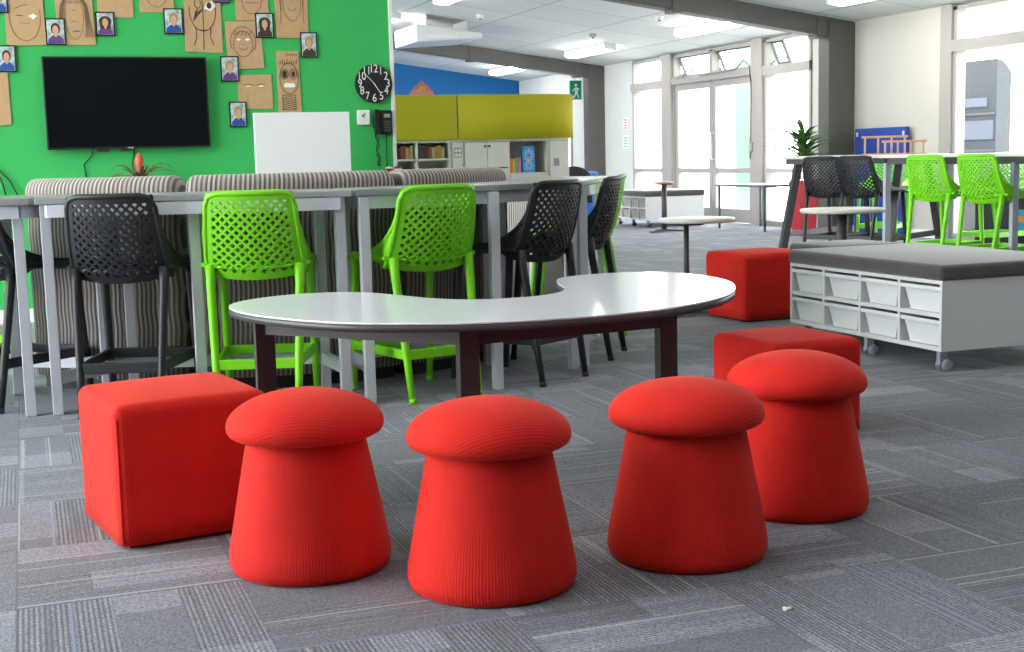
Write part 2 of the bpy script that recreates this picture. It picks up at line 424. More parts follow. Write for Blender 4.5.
# double glazed door with an awning row above
f = MB(); f.box(F0 - .03, F1, 15.93, 18.30, 2.03, 2.14); f.box(F0, F1, 15.93, 18.30, cz(WX) - .065, cz(WX) - .03)
f.box(F0, F1, 17.07, 17.15, 2.1, cz(WX) - .03); f.box(F0, F1, 15.93, 15.97, 0, cz(WX) - .03); f.box(F0, F1, 18.26, 18.30, 0, cz(WX) - .03)
d1 = struct(f.build('window_5', M['alu']))
def awning(y0, y1, parent, ang=24):
    """top hung sash pushed outwards"""
    e = MB(); L = .30; zt = cz(WX) - .07; ca, sa = math.cos(math.radians(ang)), math.sin(math.radians(ang))
    p = lambda t, y: (WX + .06 + t * L * sa, y, zt - t * L * ca)
    for y in (y0 + .02, y1 - .02): e.bar(p(0, y), p(1, y), .035, .03)
    e.bar(p(1, y0), p(1, y1), .035, .03); e.bar(p(0, y0), p(0, y1), .03, .03)
    e.bar((WX + .05, y0 + .03, 2.14), p(.75, y0 + .03), .015); e.bar((WX + .05, y1 - .03, 2.14), p(.75, y1 - .03), .015)
    o = e.build('awning_sash', M['steel'], parent)
    g = MB().bar(p(0.02, (y0 + y1) / 2), p(.98, (y0 + y1) / 2), y1 - y0 - .06, .005, up=(1, 0, .4))
    g.build('sash_pane', M['glass'], o)
awning(15.99, 17.06, d1); awning(17.16, 18.25, d1); awning(15.30, 15.62, w2)
wd = MB()   # winding gear and its dangling cable
wd.tube([(F0 - .04, 18.2, 2.13), (F0 - .05, 17.9, 2.12), (F0 - .06, 17.75, 2.20), (F0 - .05, 17.55, 2.20), (F0 - .05, 17.4, 2.12), (F0 - .05, 16.3, 2.14), (F0 - .05, 16.1, 2.24), (F0 - .05, 15.95, 2.16), (F0 - .05, 15.9, 1.9), (F0 - .05, 15.92, 1.3), (F0 - .05, 15.93, .9)], .014, 6)
wd.box(F0 - .07, F0 - .03, 15.86, 15.94, 1.0, 1.12)
wd.build('window_winder', M['alu'], d1)
for k, (y0, y1) in enumerate(((17.12, 18.26), (15.97, 17.10))):
    f = MB(); 
    for a, b_ in ((y0, y0 + .085), (y1 - .085, y1)): f.box(WX, WX + .05, a, b_, 0.01, 2.03)
    f.box(WX + .002, WX + .048, y0 + .08, y1 - .08, 0.012, .20); f.box(WX + .002, WX + .048, y0 + .08, y1 - .08, 1.93, 2.028); f.box(WX + .002, WX + .048, y0 + .08, y1 - .08, .70, .775)
    o = struct(f.build('door_%d' % (k + 1), M['alu']))
    MB().box(WX + .02, WX + .026, y0 + .085, y1 - .085, .2, 1.93).build('door_pane', M['glass'], o)
    yh = y0 + .045 if k == 0 else y1 - .045
    h = MB(); h.tube([(WX, yh, 1.28), (WX - .06, yh, 1.28), (WX - .06, yh, .9), (WX, yh, .9)], .013, 8); h.build('door_handle', M['silver'], o)

# ---- outside, seen through the glass
o = MB(); o.box(11.4, 11.75, 19.2, 19.95, -.07, 3.2); tag(o.build('outdoor_post', M['pale_green'], bevel=.01), 'pale green painted post standing outside the glass door', 'post')
o = MB(); o.bar((11.6, 24.3, 2.35), (11.6, 22.0, 2.35), .25, .22); o.box(9.55, 11.6, 24.0, 24.12, 2.26, 2.36); o.box(9.55, 11.6, 22.4, 22.52, 2.26, 2.36)
tag(o.build('outdoor_canopy_beam', M['pale_green'], bevel=.01), 'pale green canopy beam on wall brackets outside the narrow left window', 'beam')
t = thing('storage_shed', 'grey storage shed with pale panels outside the right window', 'shed', (11.2, 13.17, -.07))
s = MB(); s.extr([(0, 0), (.22, 0), (.22, 1.95), (.15, 2.05), (.08, 2.1), (0, 2.12)], .1, .75); s.build('shed_wall', M['shed'], t)
for z in (.5, 1.0, 1.45):
    MB().box(-.02, 0, .12, .73, z, z + .025).build('cladding_strip', M['steel'], t)
MB().box(-.02, 0, .14, .7, 1.15, 1.38).build('shed_panel', M['shed2'], t)
MB().box(-.02, 0, .25, .68, 1.55, 1.66).build('shed_panel', M['shed2'], t)

# ------------------------------------------------------------------ ceiling lights, air unit, detectors
def batten(x, y, label, L=1.55):
    t = thing('ceiling_light', label, 'light', (x, y, cz(x) - .085), group='fluorescent battens on the ceiling')
    t.rotation_euler[1] = math.atan(.137)
    MB().box(-.10, .10, -L / 2, L / 2, .035, .085).build('light_body', M['lamp_body'], t, bevel=.006)
    MB().box(-.085, .085, -L / 2 + .03, L / 2 - .03, -.02, .036).build('diffuser', M['lamp'], t, bevel=.015)
    for s_ in (-1, 1): MB().box(-.09, .09, s_ * L / 2 - .03, s_ * L / 2 + .03, -.015, .04).build('end_cap', M['lamp_body'], t, bevel=.005)
batten(8.35, 15.3, 'lit ceiling batten above the double glass doors, left of the near beam')
batten(8.3, 19.0, 'lit ceiling batten between the two steel beams, nearest the exit corner')
batten(8.4, 22.95, 'lit ceiling batten beyond the far beam above the olive screen')
batten(8.35, 11.7, 'lit ceiling batten cut by the top edge at the right')
batten(5.2, 15.9, 'lit ceiling batten cut by the top edge near the green wall')
batten(5.1, 19.3, 'lit ceiling batten beside the white air unit near the green wall')
t = thing('air_conditioner', 'long white air conditioning unit under the ceiling beside the far beam', 'air conditioner', (5.29, 18.1, 2.63))
a_ = MB(); a_.extr([(0, 0.0), (.98, .06), (.98, .13), (.05, .25), (0, .25)], 0, 1.15); a_.build('casing', M['white_mel'], t, bevel=.02, seg=3)
MB().box(.12, .6, -.01, .0, .06, .10).build('outlet_grille', M['white_trim'], t)
MB().box(.2, .22, .2, .8, .2, .42).build('hanger', M['white_mel'], t)
MB().box(.8, .82, .2, .8, .1, .34).build('hanger', M['white_mel'], t)
for x, y, lab in ((7.79, 17.67, 'small grey smoke detector on the ceiling between the beams'), (7.71, 15.4, 'tiny white ceiling sensor near the large beam'), (6.07, 17.61, 'white round ceiling sensor nearer the green wall')):
    t = thing('smoke_detector', lab, 'detector', (x, y, cz(x) - .05))
    MB().lathe([(.03, 0), (.05, .015), (.055, .055)], 20).build('detector_body', M['lam_grey'] if 'grey' in lab else M['white_trim'], t)
    MB().lathe([(.012, -.015), (.018, .002)], 12).build('sensor_tip', M['dark_edge'], t)
t = thing('exit_sign', 'green exit sign with white running figure hanging by the far column', 'sign', (9.235, 21.75, 1.98))
MB().box(-.11, .11, -.02, .02, 0, .33).build('sign_box', M['exit'], t, bevel=.004)
fg = MB(); fg.box(-.02, .035, -.026, -.021, .10, .21); fg.lathe([(.001, -.003), (.024, -.002), (.024, .002), (.001, .003)], 14, (0, 0, 0))
fg.v = [((x, -.024 + z, .25 + y) if i >= 8 else (x, y, z)) for i, (x, y, z) in enumerate(fg.v)]
fg.bar((.0, -.0235, .11), (-.05, -.0235, .03), .022, .005, up=(0, 1, 0)); fg.bar((.015, -.0235, .11), (.05, -.0235, .035), .022, .005, up=(0, 1, 0))
fg.bar((-.01, -.0235, .20), (-.06, -.0235, .15), .018, .005, up=(0, 1, 0)); fg.bar((.02, -.0235, .20), (.065, -.0235, .17), .018, .005, up=(0, 1, 0))
fg.build('running_figure', M['paper'], t)
MB().box(-.01, .01, -.01, .01, .33, .62).build('sign_hanger', M['white_trim'], t)

# ------------------------------------------------------------------ things on the green wall (wall face at y = 9.2)
G = 9.2
t = thing('television', 'black flat television mounted on the green wall', 'television', (.684, G, 1.118))
MB().box(-.521, .521, -.065, -.03, 0, .597).build('bezel', M['black'], t, bevel=.004)
MB().box(-.509, .509, -.067, -.0655, .014, .585).build('screen', M['screen'], t)
MB().box(-.3, .3, -.03, -.0, .15, .45).build('wall_mount', M['black'], t)
MB().box(-.02, .02, -.068, -.064, .003, .009).build('maker_badge', M['silver'], t)
cb = MB()
cb.tube([(.45, G - .01, 1.15), (.44, G - .012, 1.08), (.385, G - .012, 1.02), (.40, G - .01, .9)], .004, 6)
tag(cb.build('television_cable', M['cable']), 'thin black cable hanging under the left of the television', 'cable')
cb = MB(); cb.tube([(.72, G - .01, 1.15), (.69, G - .012, 1.0), (.73, G - .01, .9)], .004, 6)
tag(cb.build('television_cable', M['cable']), 'thin black cable hanging under the television centre near the bromeliad', 'cable')
cb = MB(); cb.tube([(-.16, G - .02, 1.02), (-.08, G - .02, .93), (-.02, G - .02, .80)], .005, 6); cb.tube([(-.16, G - .03, 1.02), (-.12, G - .02, .9), (-.10, G - .02, .78)], .005, 6)
tag(cb.build('power_lead', M['cable']), 'pair of black leads hanging on the green wall at left edge', 'cable')
t = thing('cable_clip', 'small brown clips on the wall under the television', 'clip', (.52, G, 1.10))
MB().box(-.05, .03, -.03, 0, 0, .03).build('clip_body', M['brown'], t, bevel=.004); MB().box(.10, .16, -.03, 0, 0, .025).build('clip_body', M['stem'], t, bevel=.004)

def ring(mb, cx, cz_, rx, rz_, w, y, a0=0, a1=360, n=40):
    pts = []
    for i in range(n + 1):
        a = math.radians(a0 + (a1 - a0) * i / n)
        pts.append((cx + rx * math.cos(a), cz_ + rz_ * math.sin(a)))
    line(mb, pts, w, y)
def line(mb, pts, w, y):
    for (x0, z0), (x1, z1) in zip(pts, pts[1:]):
        mb.bar((x0, y, z0), (x1, y, z1), w, .0012, up=(0, 1, 0))
def disc(mb, cx, cz_, rx, rz_, y, n=20):
    mb.extr([(cx + rx * math.cos(2 * PI * i / n), cz_ + rz_ * math.sin(2 * PI * i / n)) for i in range(n)], y - .001, y)
def cardboard(x0, x1, z0, z1, label, kind, skew=0, w=.004):
    cx, zc = (x0 + x1) / 2, (z0 + z1) / 2; W, H = x1 - x0, z1 - z0
    t = thing('cardboard_drawing', label, 'drawing', (cx, G - .004, z0), group='cardboard portraits on the green wall')
    random.seed(int(x0 * 1000) + 5)
    j = lambda: random.uniform(-.006, .006)
    MB().extr([(-W / 2 + j() + skew, j()), (W / 2 + j() + skew, j()), (W / 2 + j(), H + j()), (-W / 2 + j(), H + j())], -.004, 0.003).build('card_sheet', M['card'], t)
    p = MB(); y = -.0055; zz = H / 2
    if kind == 'bald':
        ring(p, 0, zz * .95, W * .40, H * .40, w, y, 150, 380); line(p, [(-.06, zz * 1.25), (-.02, zz * 1.35), (.02, zz * 1.4)], w, y); line(p, [(-.05, zz * 1.02), (-.01, zz * 1.0)], w * 1.6, y)
        ring(p, 0, zz * .8, W * .12, .01, w * .8, y, 180, 360)
        e = MB(); e.extr([(.02, zz), (.05, zz + .015), (.075, zz), (.05, zz - .022)], y - .001, y); e.build('eye_cutout', M['paper'], t)
    elif kind == 'longhair':
        ring(p, 0, H * .52, W * .24, H * .42, w, y, 0, 360)
        for s_ in (-1, 1):
            for q in range(6): line(p, [(s_ * W * .12, H * .96), (s_ * (W * .27 + q * .004), H * .7), (s_ * (W * .30 + q * .006), H * .35), (s_ * (W * .27 + q * .012), H * .14)], w, y)
        for s_ in (-1, 1): ring(p, s_ * W * .09, H * .76, .016, .006, w, y)
        line(p, [(-.01, H * .62), (.012, H * .62)], w, y); line(p, [(-.02, H * .42), (.02, H * .42)], w, y); line(p, [(-.015, H * .24), (.03, H * .25)], w * 2.2, y)
    elif kind == 'plain':
        ring(p, 0, H * .4, W * .3, H * .28, w, y, 180, 360); line(p, [(-.04, H * .35), (.05, H * .33)], w, y)
    elif kind == 'split':
        line(p, [(0, H * .98), (.003, H * .5), (-.002, 0.02)], w, y); ring(p, 0, H * .68, W * .36, H * .34, w, y, 170, 370)
        for q in range(7): line(p, [(-.06 + q * .008, H * .5 + q * .01), (-.045 + q * .008, H * (.66 + .02 * (q % 3)))], w, y)
        ring(p, -.03, H * .78, .02, .03, w, y); line(p, [(-.02, H * .36), (.03, H * .36)], w, y)
        for s_ in (-1, 1): line(p, [(s_ * .05, H * .42), (s_ * .045, H * .25), (s_ * .065, H * .12)], w, y)
        e = MB(); e.extr([(.012, H * .70), (.03, H * .80), (.07, H * .82), (.09, H * .74), (.055, H * .66)], y - .001, y); e.build('eye_cutout', M['paper'], t)
        e = MB(); disc(e, .045, H * .75, .016, .022, y - .002); e.build('pupil', M['hair'], t)
    elif kind in ('smile', 'smile_long'):
        ring(p, 0, H * .52, W * .27, H * .27, w, y); ring(p, 0, H * .56, W * .36, H * .32, w, y, -30, 210)
        for q in range(5): line(p, [(-W * .25 + q * W * .1, H * .70), (-W * .2 + q * W * .12, H * .80)], w, y)
        ring(p, 0, H * .46, W * .12, H * .06, w, y, 190, 350); line(p, [(-.006, H * .52), (.006, H * .52)], w, y)
        if kind == 'smile':
            e = MB()
            for s_ in (-1, 1): e.extr([(s_ * .03 - .018, H * .61), (s_ * .03, H * .64), (s_ * .03 + .018, H * .61), (s_ * .03, H * .585)], y - .001, y)
            e.build('eye_cutout', M['paper'], t)
        else:
            for s_ in (-1, 1): ring(p, s_ * .035, H * .62, .018, .01, w, y); line(p, [(s_ * W * .32, H * .6), (s_ * W * .35, H * .2)], w, y)
            e = MB(); disc(e, 0, H * .92, .02, .012, y); e.build('hair_knot', M['marker'], t)
    elif kind == 'eyes':
        e = MB()
        for s_ in (-1, 1):
            e.extr([(s_ * .045 - .028, H * .66), (s_ * .045, H * .70), (s_ * .045 + .028, H * .67), (s_ * .045, H * .645)], y - .001, y)
            line(p, [(s_ * .045 - .028, H * .70), (s_ * .045, H * .73), (s_ * .045 + .028, H * .70)], w * 1.4, y)
        e.build('eye_cutout', M['paper'], t)
        line(p, [(-.005, H * .45), (.01, H * .44)], w, y)
    elif kind == 'monster':
        ring(p, 0, H * .55, W * .42, H * .25, w, y)
        for s_ in (-1, 1): ring(p, s_ * .03, H * .62, .024, .034, w, y)
        for q in range(8): line(p, [(-.06 + q * .016, H * .78), (-.055 + q * .016, H * (.84 + .02 * (q % 2)))], w, y)
        for q in range(6): line(p, [(-.05, H * (.05 + q * .035)), (.0, H * (.08 + q * .035)), (.04, H * (.05 + q * .035))], w, y)
        line(p, [(-.05, H * .04), (-.05, H * .28), (.04, H * .28), (.04, H * .04), (-.05, H * .04)], w, y)
        for q in range(6): line(p, [(-.02 + q * .014, H * .93), (-.008 + q * .014, H * .945)], w, y)
        e = MB(); disc(e, -.03, H * .62, .015, .026, y); disc(e, .03, H * .62, .012, .022, y); e.build('pupil', M['marker'], t)
        e = MB(); e.extr([(-.04, H * .43), (-.03, H * .475), (.03, H * .475), (.042, H * .43), (.03, H * .405), (-.03, H * .405)], y - .001, y); e.build('teeth_cutout', M['paper'], t)
    p.build('pencil_drawing', M['marker' if kind in ('split', 'monster') else 'pencil'], t)
cardboard(-.139, -.049, 1.283, 1.613, 'plain brown cardboard sheet at left edge below a framed photo', 'none')
cardboard(-.036, .199, 1.790, 2.157, 'cardboard drawing with one white cut eye, leftmost along the top', 'bald', .005)
cardboard(.265, .501, 1.792, 2.151, 'cardboard portrait with long drawn hair above the television', 'longhair', .012, .0035)
cardboard(.533, .758, 1.976, 2.3, 'blank lower part of cardboard sheet right of the long haired portrait', 'none')
cardboard(.799, 1.016, 2.006, 2.3, 'faintly drawn cardboard sheet above the television right half', 'plain')
cardboard(1.082, 1.324, 1.748, 2.16, 'cardboard drawing split down the middle with a dark pasted eye', 'split')
cardboard(1.422, 1.645, 1.966, 2.3, 'cardboard chin drawing at the top edge right of the split face', 'plain')
cardboard(1.346, 1.581, 1.641, 1.958, 'cardboard drawing of a smiling round face with two white eyes', 'smile', .018)
cardboard(1.692, 1.921, 1.851, 2.3, 'cardboard portrait with hair knot, rightmost along the top', 'smile_long', 0, .0035)
cardboard(1.410, 1.646, 1.368, 1.600, 'wide cardboard sheet with only two narrow cut eyes', 'eyes')
cardboard(1.690, 1.843, 1.345, 1.762, 'tall narrow cardboard drawing of a monster with white teeth', 'monster')

def framed(x0, x1, z0, z1, label, shirt='purple', hair='hair', long=False, tilt=0):
    W, H = x1 - x0, z1 - z0
    t = thing('framed_photo', label, 'photo', ((x0 + x1) / 2, G - .008, z0), group='framed portrait photos on the green wall')
    t.rotation_euler[1] = tilt
    MB().box(-W / 2, W / 2, -.008, .002, 0, H).build('photo_frame', M['black'], t)
    MB().box(-W / 2 + .009, W / 2 - .009, -.0092, -.008, .009, H - .009).build('photo_background', M['photo_bg'], t)
    y = -.0095
    sh = MB(); sh.extr([(-W * .40, .010), (W * .40, .010), (W * .38, H * .22), (W * .16, H * .36), (-W * .16, H * .36), (-W * .38, H * .22)], y - .0006, y); sh.build('printed_shirt', M[shirt], t)
    hr = MB(); disc(hr, 0, H * .60, W * .23 + (.012 if long else 0), H * .22, y - .0004)
    if long: hr.extr([(-W * .28, H * .28), (W * .28, H * .28), (W * .30, H * .6), (-W * .30, H * .6)], y - .0008, y)
    hr.build('printed_hair', M[hair], t)
    fc = MB(); disc(fc, 0, H * .55, W * .155, H * .175, y - .0012); fc.extr([(-W * .06, H * .3), (W * .06, H * .3), (W * .06, H * .42), (-W * .06, H * .42)], y - .0016, y - .0010); fc.build('printed_face', M['skin'], t)
framed(-.125, -.014, 1.990, 2.155, 'framed portrait photo cut by the top left corner', 'navy')
framed(-.103, .012, 1.619, 1.788, 'framed portrait of a dark haired person at the left edge above plain cardboard', 'navy')
framed(.201, .324, 1.791, 1.961, 'framed portrait between the two leftmost cardboard faces, purple top', 'purple')
framed(.514, .633, 1.851, 2.006, 'framed portrait with long dark hair and purple top above television', 'purple', long=True)
framed(.947, 1.073, 1.867, 2.035, 'framed portrait of fair haired person in blue above television right corner', 'navy', 'hair2')
framed(1.277, 1.387, 2.075, 2.243, 'framed photo mostly above the top edge, over the split drawing', 'purple')
framed(1.552, 1.676, 1.846, 2.014, 'framed portrait with long curly dark hair between cardboard faces', 'hair', long=True)
framed(1.854, 1.971, 1.716, 1.888, 'rightmost framed portrait, person in black', 'hair', 'hair2')
framed(1.303, 1.426, 1.554, 1.724, 'framed portrait right beside the television upper corner, purple top', 'purple', 'hair2')
framed(1.348, 1.465, 1.248, 1.420, 'lowest framed portrait, blue top, above the whiteboard corner', 'navy', 'hair2')

# clock
t = thing('wall_clock', 'round black wall clock with large white numerals', 'clock', (2.36, G, 1.5365))
def ydisc(r, y0, y1, n=48):
    return MB().extr([(r * math.cos(2 * PI * i / n), r * math.sin(2 * PI * i / n)) for i in range(n)], y0, y1)
ydisc(.133, -.03, 0).build('clock_face', M['black'], t, bevel=.003)
def text_mesh(s, size, name, m, parent, loc, rot=(PI / 2, 0, 0), ext=.0006, sx=1):
    cu = bpy.data.curves.new(name, 'FONT'); cu.body = s; cu.size = size; cu.align_x = 'CENTER'; cu.align_y = 'CENTER'; cu.extrude = ext
    tmp = bpy.data.objects.new(name, cu); C.objects.link(tmp)
    dg = bpy.context.evaluated_depsgraph_get(); me = bpy.data.meshes.new_from_object(tmp.evaluated_get(dg))
    bpy.data.objects.remove(tmp)
    me.name = name; me.materials.clear(); me.materials.append(m)
    o = bpy.data.objects.new(name, me); C.objects.link(o); o.parent = parent; o.location = loc; o.rotation_euler = rot; o.scale = (sx, 1, 1)
    return o
for h in range(1, 13):
    a = math.radians(90 - 30 * h)
    text_mesh(str(h), .080, 'numeral', M['paper'], t, (.101 * math.cos(a), -.0312, .101 * math.sin(a)), sx=.80)
hd = MB(); line(hd, [(-.006, .009), (.038, -.058)], .005, -.034); hd.build('hour_hand', M['paper'], t)
hd = MB(); line(hd, [(.008, -.008), (-.060, .062)], .0035, -.036); hd.build('minute_hand', M['paper'], t)
t = thing('thermostat', 'square white wall controller with a green mark left of the phone', 'thermostat', (2.28, G, 1.25))
MB().box(-.046, .046, -.02, 0, 0, .105).build('cover', M['white_trim'], t, bevel=.006)
g_ = MB(); g_.extr([(-.018, .062), (-.005, .078), (.012, .082), (.016, .074), (.0, .062), (.014, .056), (-.004, .052)], -.0215, -.020); g_.build('leaf_mark', M['green_ok'], t)
t = thing('wall_phone', 'black wall telephone with coiled cord beside the white edge', 'phone', (2.42, G, 1.185))
MB().box(-.03, .062, -.04, 0, 0, .165).build('phone_body', M['black'], t, bevel=.008)
hs = MB(); hs.box(-.072, -.034, -.06, -.03, .0, .17); hs.box(-.074, -.030, -.062, -.028, .13, .172); hs.box(-.074, -.030, -.062, -.028, 0, .04); hs.build('handset', M['black'], t, bevel=.008)
MB().box(-.072, -.034, -.03, 0, .04, .13).build('cradle', M['black'], t)
MB().box(.0, .045, -.0415, -.040, .115, .14).build('display', M['dark_screen'], t)
kp = MB()
for i in range(3):
    for j in range(4): kp.box(.002 + i * .015, .012 + i * .015, -.043, -.040, .02 + j * .02, .032 + j * .02)
kp.build('keypad', M['steel'], t)
cd = MB(); pts = []
for i in range(90):
    u = i / 89; pts.append((-.055 + .010 * math.sin(u * 30) + .012 * math.sin(u * PI), -.03 + .008 * math.cos(u * 60), .0 - .22 * math.sin(u * PI) * (1 if u < .5 else 1)))
cd.tube(pts, .0045, 5); cd.build('coiled_cord', M['cable'], t)
MB().tube([(.02, -.008, 0), (.02, -.008, -.24)], .003, 5).build('line_cable', M['cable'], t)

# low cabinet behind the sofas carries the plant
t = thing('low_cabinet', 'low white cabinet against the green wall, behind the striped sofas', 'cabinet', (1.45, 8.98, 0))
MB().box(-1.1, 1.1, -.18, .18, .05, .84).build('carcass', M['white_mel'], t, bevel=.004)
for k in range(4): MB().box(-1.08 + k * .545, -.55 + k * .545, -.20, -.18, .08, .82).build('door', M['white_mel'], t, bevel=.003)
t = thing('bromeliad', 'bromeliad with upright orange bract and thin leaves below the television', 'plant', (.72, 8.98, .84))
MB().lathe([(.06, 0), (.08, .06), (.085, .09), (.07, .09)], 24).build('pot', M['brown'], t)
lf = MB(); random.seed(11)
for k in range(16):
    a = 2 * PI * k / 16 + random.uniform(-.2, .2); L = random.uniform(.14, .27); up = random.uniform(.04, .12)
    if abs(math.cos(a)) < .3: L *= .6
    prev = None; n = 7; row = []
    for i in range(n + 1):
        u = i / n; r = L * u; z = .06 + up * math.sin(u * PI * .75); wd_ = .013 * (1 - u) ** .5 + .001
        c = Vector((r * math.cos(a), r * math.sin(a), z)); s_ = Vector((-math.sin(a), math.cos(a), .0)) * wd_
        row += [c - s_, c + s_ + Vector((0, 0, .004))]
    lf.add(row, [(2 * i, 2 * i + 1, 2 * i + 3, 2 * i + 2) for i in range(n)], True)
o = lf.build('foliage', M['leaf2'], t, fixn=False); o.modifiers.new('s', 'SOLIDIFY').thickness = .002
MB().lathe([(.008, .05), (.012, .12), (.028, .17), (.030, .20), (.016, .235), (.003, .25)], 14).build('flower_spike', M['flower'], t)
for k, (x, c) in enumerate(((2.39, 'red_pot'), (2.45, 'paper'))):
    t = thing('small_cup', ['small red cup on the cabinet under the phone', 'small white cup on the cabinet under the phone'][k], 'cup', (x, 8.95, .84), group='cups under the phone')
    MB().lathe([(.02, 0), (.028, .105), (.024, .102), (.018, .01)], 18).build('cup_body', M[c], t)
    MB().lathe([(.029, .102), (.030, .11), (.004, .118)], 18).build('cup_lid', M['paper' if k == 0 else 'red_pot'], t)
t = thing('whiteboard', 'plain white board standing behind the sofas against the green wall', 'whiteboard', (1.74, 8.72, 0))
MB().box(-.31, .32, -.03, .012, .70, 1.325).build('board_panel', M['board'], t, bevel=.003)
st = MB()
for s_ in (-1, 1):
    st.bar((s_ * .27, .03, .03), (s_ * .27, .03, 1.25), .03); st.bar((s_ * .27, -.16, .02), (s_ * .27, .07, .02), .03, .04)
st.build('stand', M['silver'], t)

# ------------------------------------------------------------------ kitchen units behind
KY = 13.0
t = thing('storage_wall', 'white storage units with cupboards and open shelves beneath the olive panels', 'storage unit', (3.0, KY, 0))
K = lambda x: x - 3.0
c = MB(); c.box(K(3.0), K(5.44), .36, .38, 0, 1.18); c.box(K(3.0), K(5.44), 0, .38, 1.165, 1.19); c.box(K(3.0), K(5.44), 0, .38, 0, .08)
for x in (3.0, 3.545, 3.765, 4.12, 4.26, 4.755, 5.195, 5.42): c.box(K(x) - .012, K(x) + .012, 0, .38, .08, 1.17)
for z in (.60, .80, .995): c.box(K(3.0), K(4.12), 0, .38, z - .01, z + .01)
c.box(K(4.76), K(5.2), 0, .38, .815, .835)
c.build('carcass', M['warm_white'], t)
for x0, x1 in ((4.14, 4.25), (5.21, 5.41)): MB().box(K(x0), K(x1), -.018, .0, .09, 1.16).build('panel', M['warm_white'], t, bevel=.002)
for x0, x1, kx in ((4.27, 4.51, 4.49), (4.515, 4.745, 4.535)):
    for z0, z1, kz in ((.90, 1.16, 1.12), (.10, .89, .84)):
        d = MB().box(K(x0), K(x1), -.02, -.001, z0, z1).build('door', M['warm_white'], t, bevel=.003)
        MB().lathe([(.012, 0), (.012, .02)], 10).build('knob', M['steel'], d, loc=(K(kx), -.02, kz)).rotation_euler = (PI / 2, 0, 0)
d = MB().box(K(4.76), K(5.19), -.02, -.001, .10, .81).build('door', M['warm_white'], t, bevel=.003)
v = MB(); v.box(K(4.155), K(4.235), -.026, -.018, 1.01, 1.11)
v.build('wall_socket', M['lam_grey'], t)
v = MB(); 
for i in range(2):
    for j in range(2): v.box(K(4.162) + i * .036, K(4.162) + .028 + i * .036, -.029, -.026, 1.02 + j * .045, 1.05 + j * .045)
v.build('socket_face', M['white_trim'], t)
MB().box(K(5.25), K(5.31), -.026, -.018, .90, .98).build('light_switch', M['lam_grey'], t)
# upper olive screens: flat left, right one turning the corner
t = thing('olive_screen', 'flat olive green fabric panel above the bookshelves', 'screen panel', (3.60, KY - .02, 1.19), group='olive panels over the storage units')
MB().box(-.55, .588, -.02, .04, 0, .455).build('fabric_panel', M['olive'], t, bevel=.012, seg=3)
MB().box(-.55, .588, .04, .05, 0, .45).build('backing', M['warm_white'], t)
t = thing('olive_screen', 'olive green fabric panel with its right end curving back', 'screen panel', (4.205, KY - .02, 1.19), group='olive panels over the storage units')
prof = [(0, -.02), (1.0, -.02)]
for i in range(1, 10):
    a = PI / 2 * i / 9; prof.append((1.0 + .40 * math.sin(a), .38 - .40 * math.cos(a)))
prof.append((1.40, .9)); inner = [(x - (.0 if i < 2 else .06 * math.sin(min(1, (i - 1) / 9) * PI / 2)), y + .06 * (1 if i < 2 else math.cos(min(1, (i - 1) / 9) * PI / 2))) for i, (x, y) in enumerate(prof)]
MB().prism(prof + inner[::-1], 0, .455, True).build('fabric_panel', M['olive'], t)
MB().box(1.34, 1.40, .82, .9, -1.19, .455).build('end_post', M['olive'], t)
# books in the shelves
random.seed(21)
bcols = [((.10, .03, .02), 'dark brown'), ((.35, .06, .03), 'brick red'), ((.42, .25, .05), 'mustard'), ((.05, .05, .06), 'black'), ((.50, .35, .20), 'tan'), ((.30, .10, .06), 'rust')]
bmats = [mat('book_' + n.replace(' ', '_'), c_, .6) for c_, n in bcols]
def book(x, z, w, h, m, label, group, d=.16):
    t = thing('book', label, 'book', (x, KY + .03, z), group=group)
    MB().box(0, w, 0, d, 0, h).build('cover', m, t, bevel=.002)
    MB().box(.003, w - .003, .004, d - .004, h - .002, h + .001).build('pages', M['paper'], t)
pos = ['first', 'second', 'third', 'fourth', 'fifth', 'sixth', 'seventh', 'eighth']
x = 3.58
for i in range(6):
    k = [0, 5, 1, 4, 2, 4][i]; w = .024
    book(x, 1.006, w, random.uniform(.10, .14), bmats[k], '%s book, %s from the left in the shelf beside the green wall' % (bcols[k][1], pos[i]), 'books in the left shelf'); x += w + .002
x = 3.80
for i in range(8):
    k = [3, 0, 3, 1, 4, 2, 2, 4][i]; w = .030
    book(x, 1.006, w, random.uniform(.11, .145), bmats[k], '%s book, %s from the left in the second open shelf' % (bcols[k][1], pos[i]), 'books in the second shelf'); x += w + .004
x = 4.78
for i in range(4):
    m_, n_ = [(M['orange'], 'orange'), (M['yellow'], 'yellow'), (M['teal'], 'teal'), (M['pink'], 'pale pink')][i]
    book(x, .836, .028, [.15, .145, .15, .155][i], m_, '%s book leaning in the niche left of the blue box' % n_, 'bright books in the niche'); x += .031
t = thing('activity_box', 'bright blue patterned box standing in the open niche', 'box', (4.995, KY + .05, .836))
MB().box(-.07, .07, 0, .05, 0, .275).build('box_body', M['lightblue'], t, bevel=.002)
pt = MB()
for k in range(14):
    a = 2 * PI * k / 14 + .2
    line(pt, [(.03 * math.cos(a), .18 + .03 * math.sin(a)), (.06 * math.cos(a), .18 + .075 * math.sin(a))], .006, -.001)
for k in range(10):
    a = 2 * PI * k / 10
    line(pt, [(.02 * math.cos(a), .07 + .02 * math.sin(a)), (.058 * math.cos(a), .07 + .055 * math.sin(a))], .006, -.001)
pt.build('white_rays', M['paper'], t)
e = MB(); ring(e, 0, .18, .02, .02, .008, -.0015); ring(e, 0, .07, .012, .012, .006, -.0015); e.build('pink_rings', M['pink'], t)
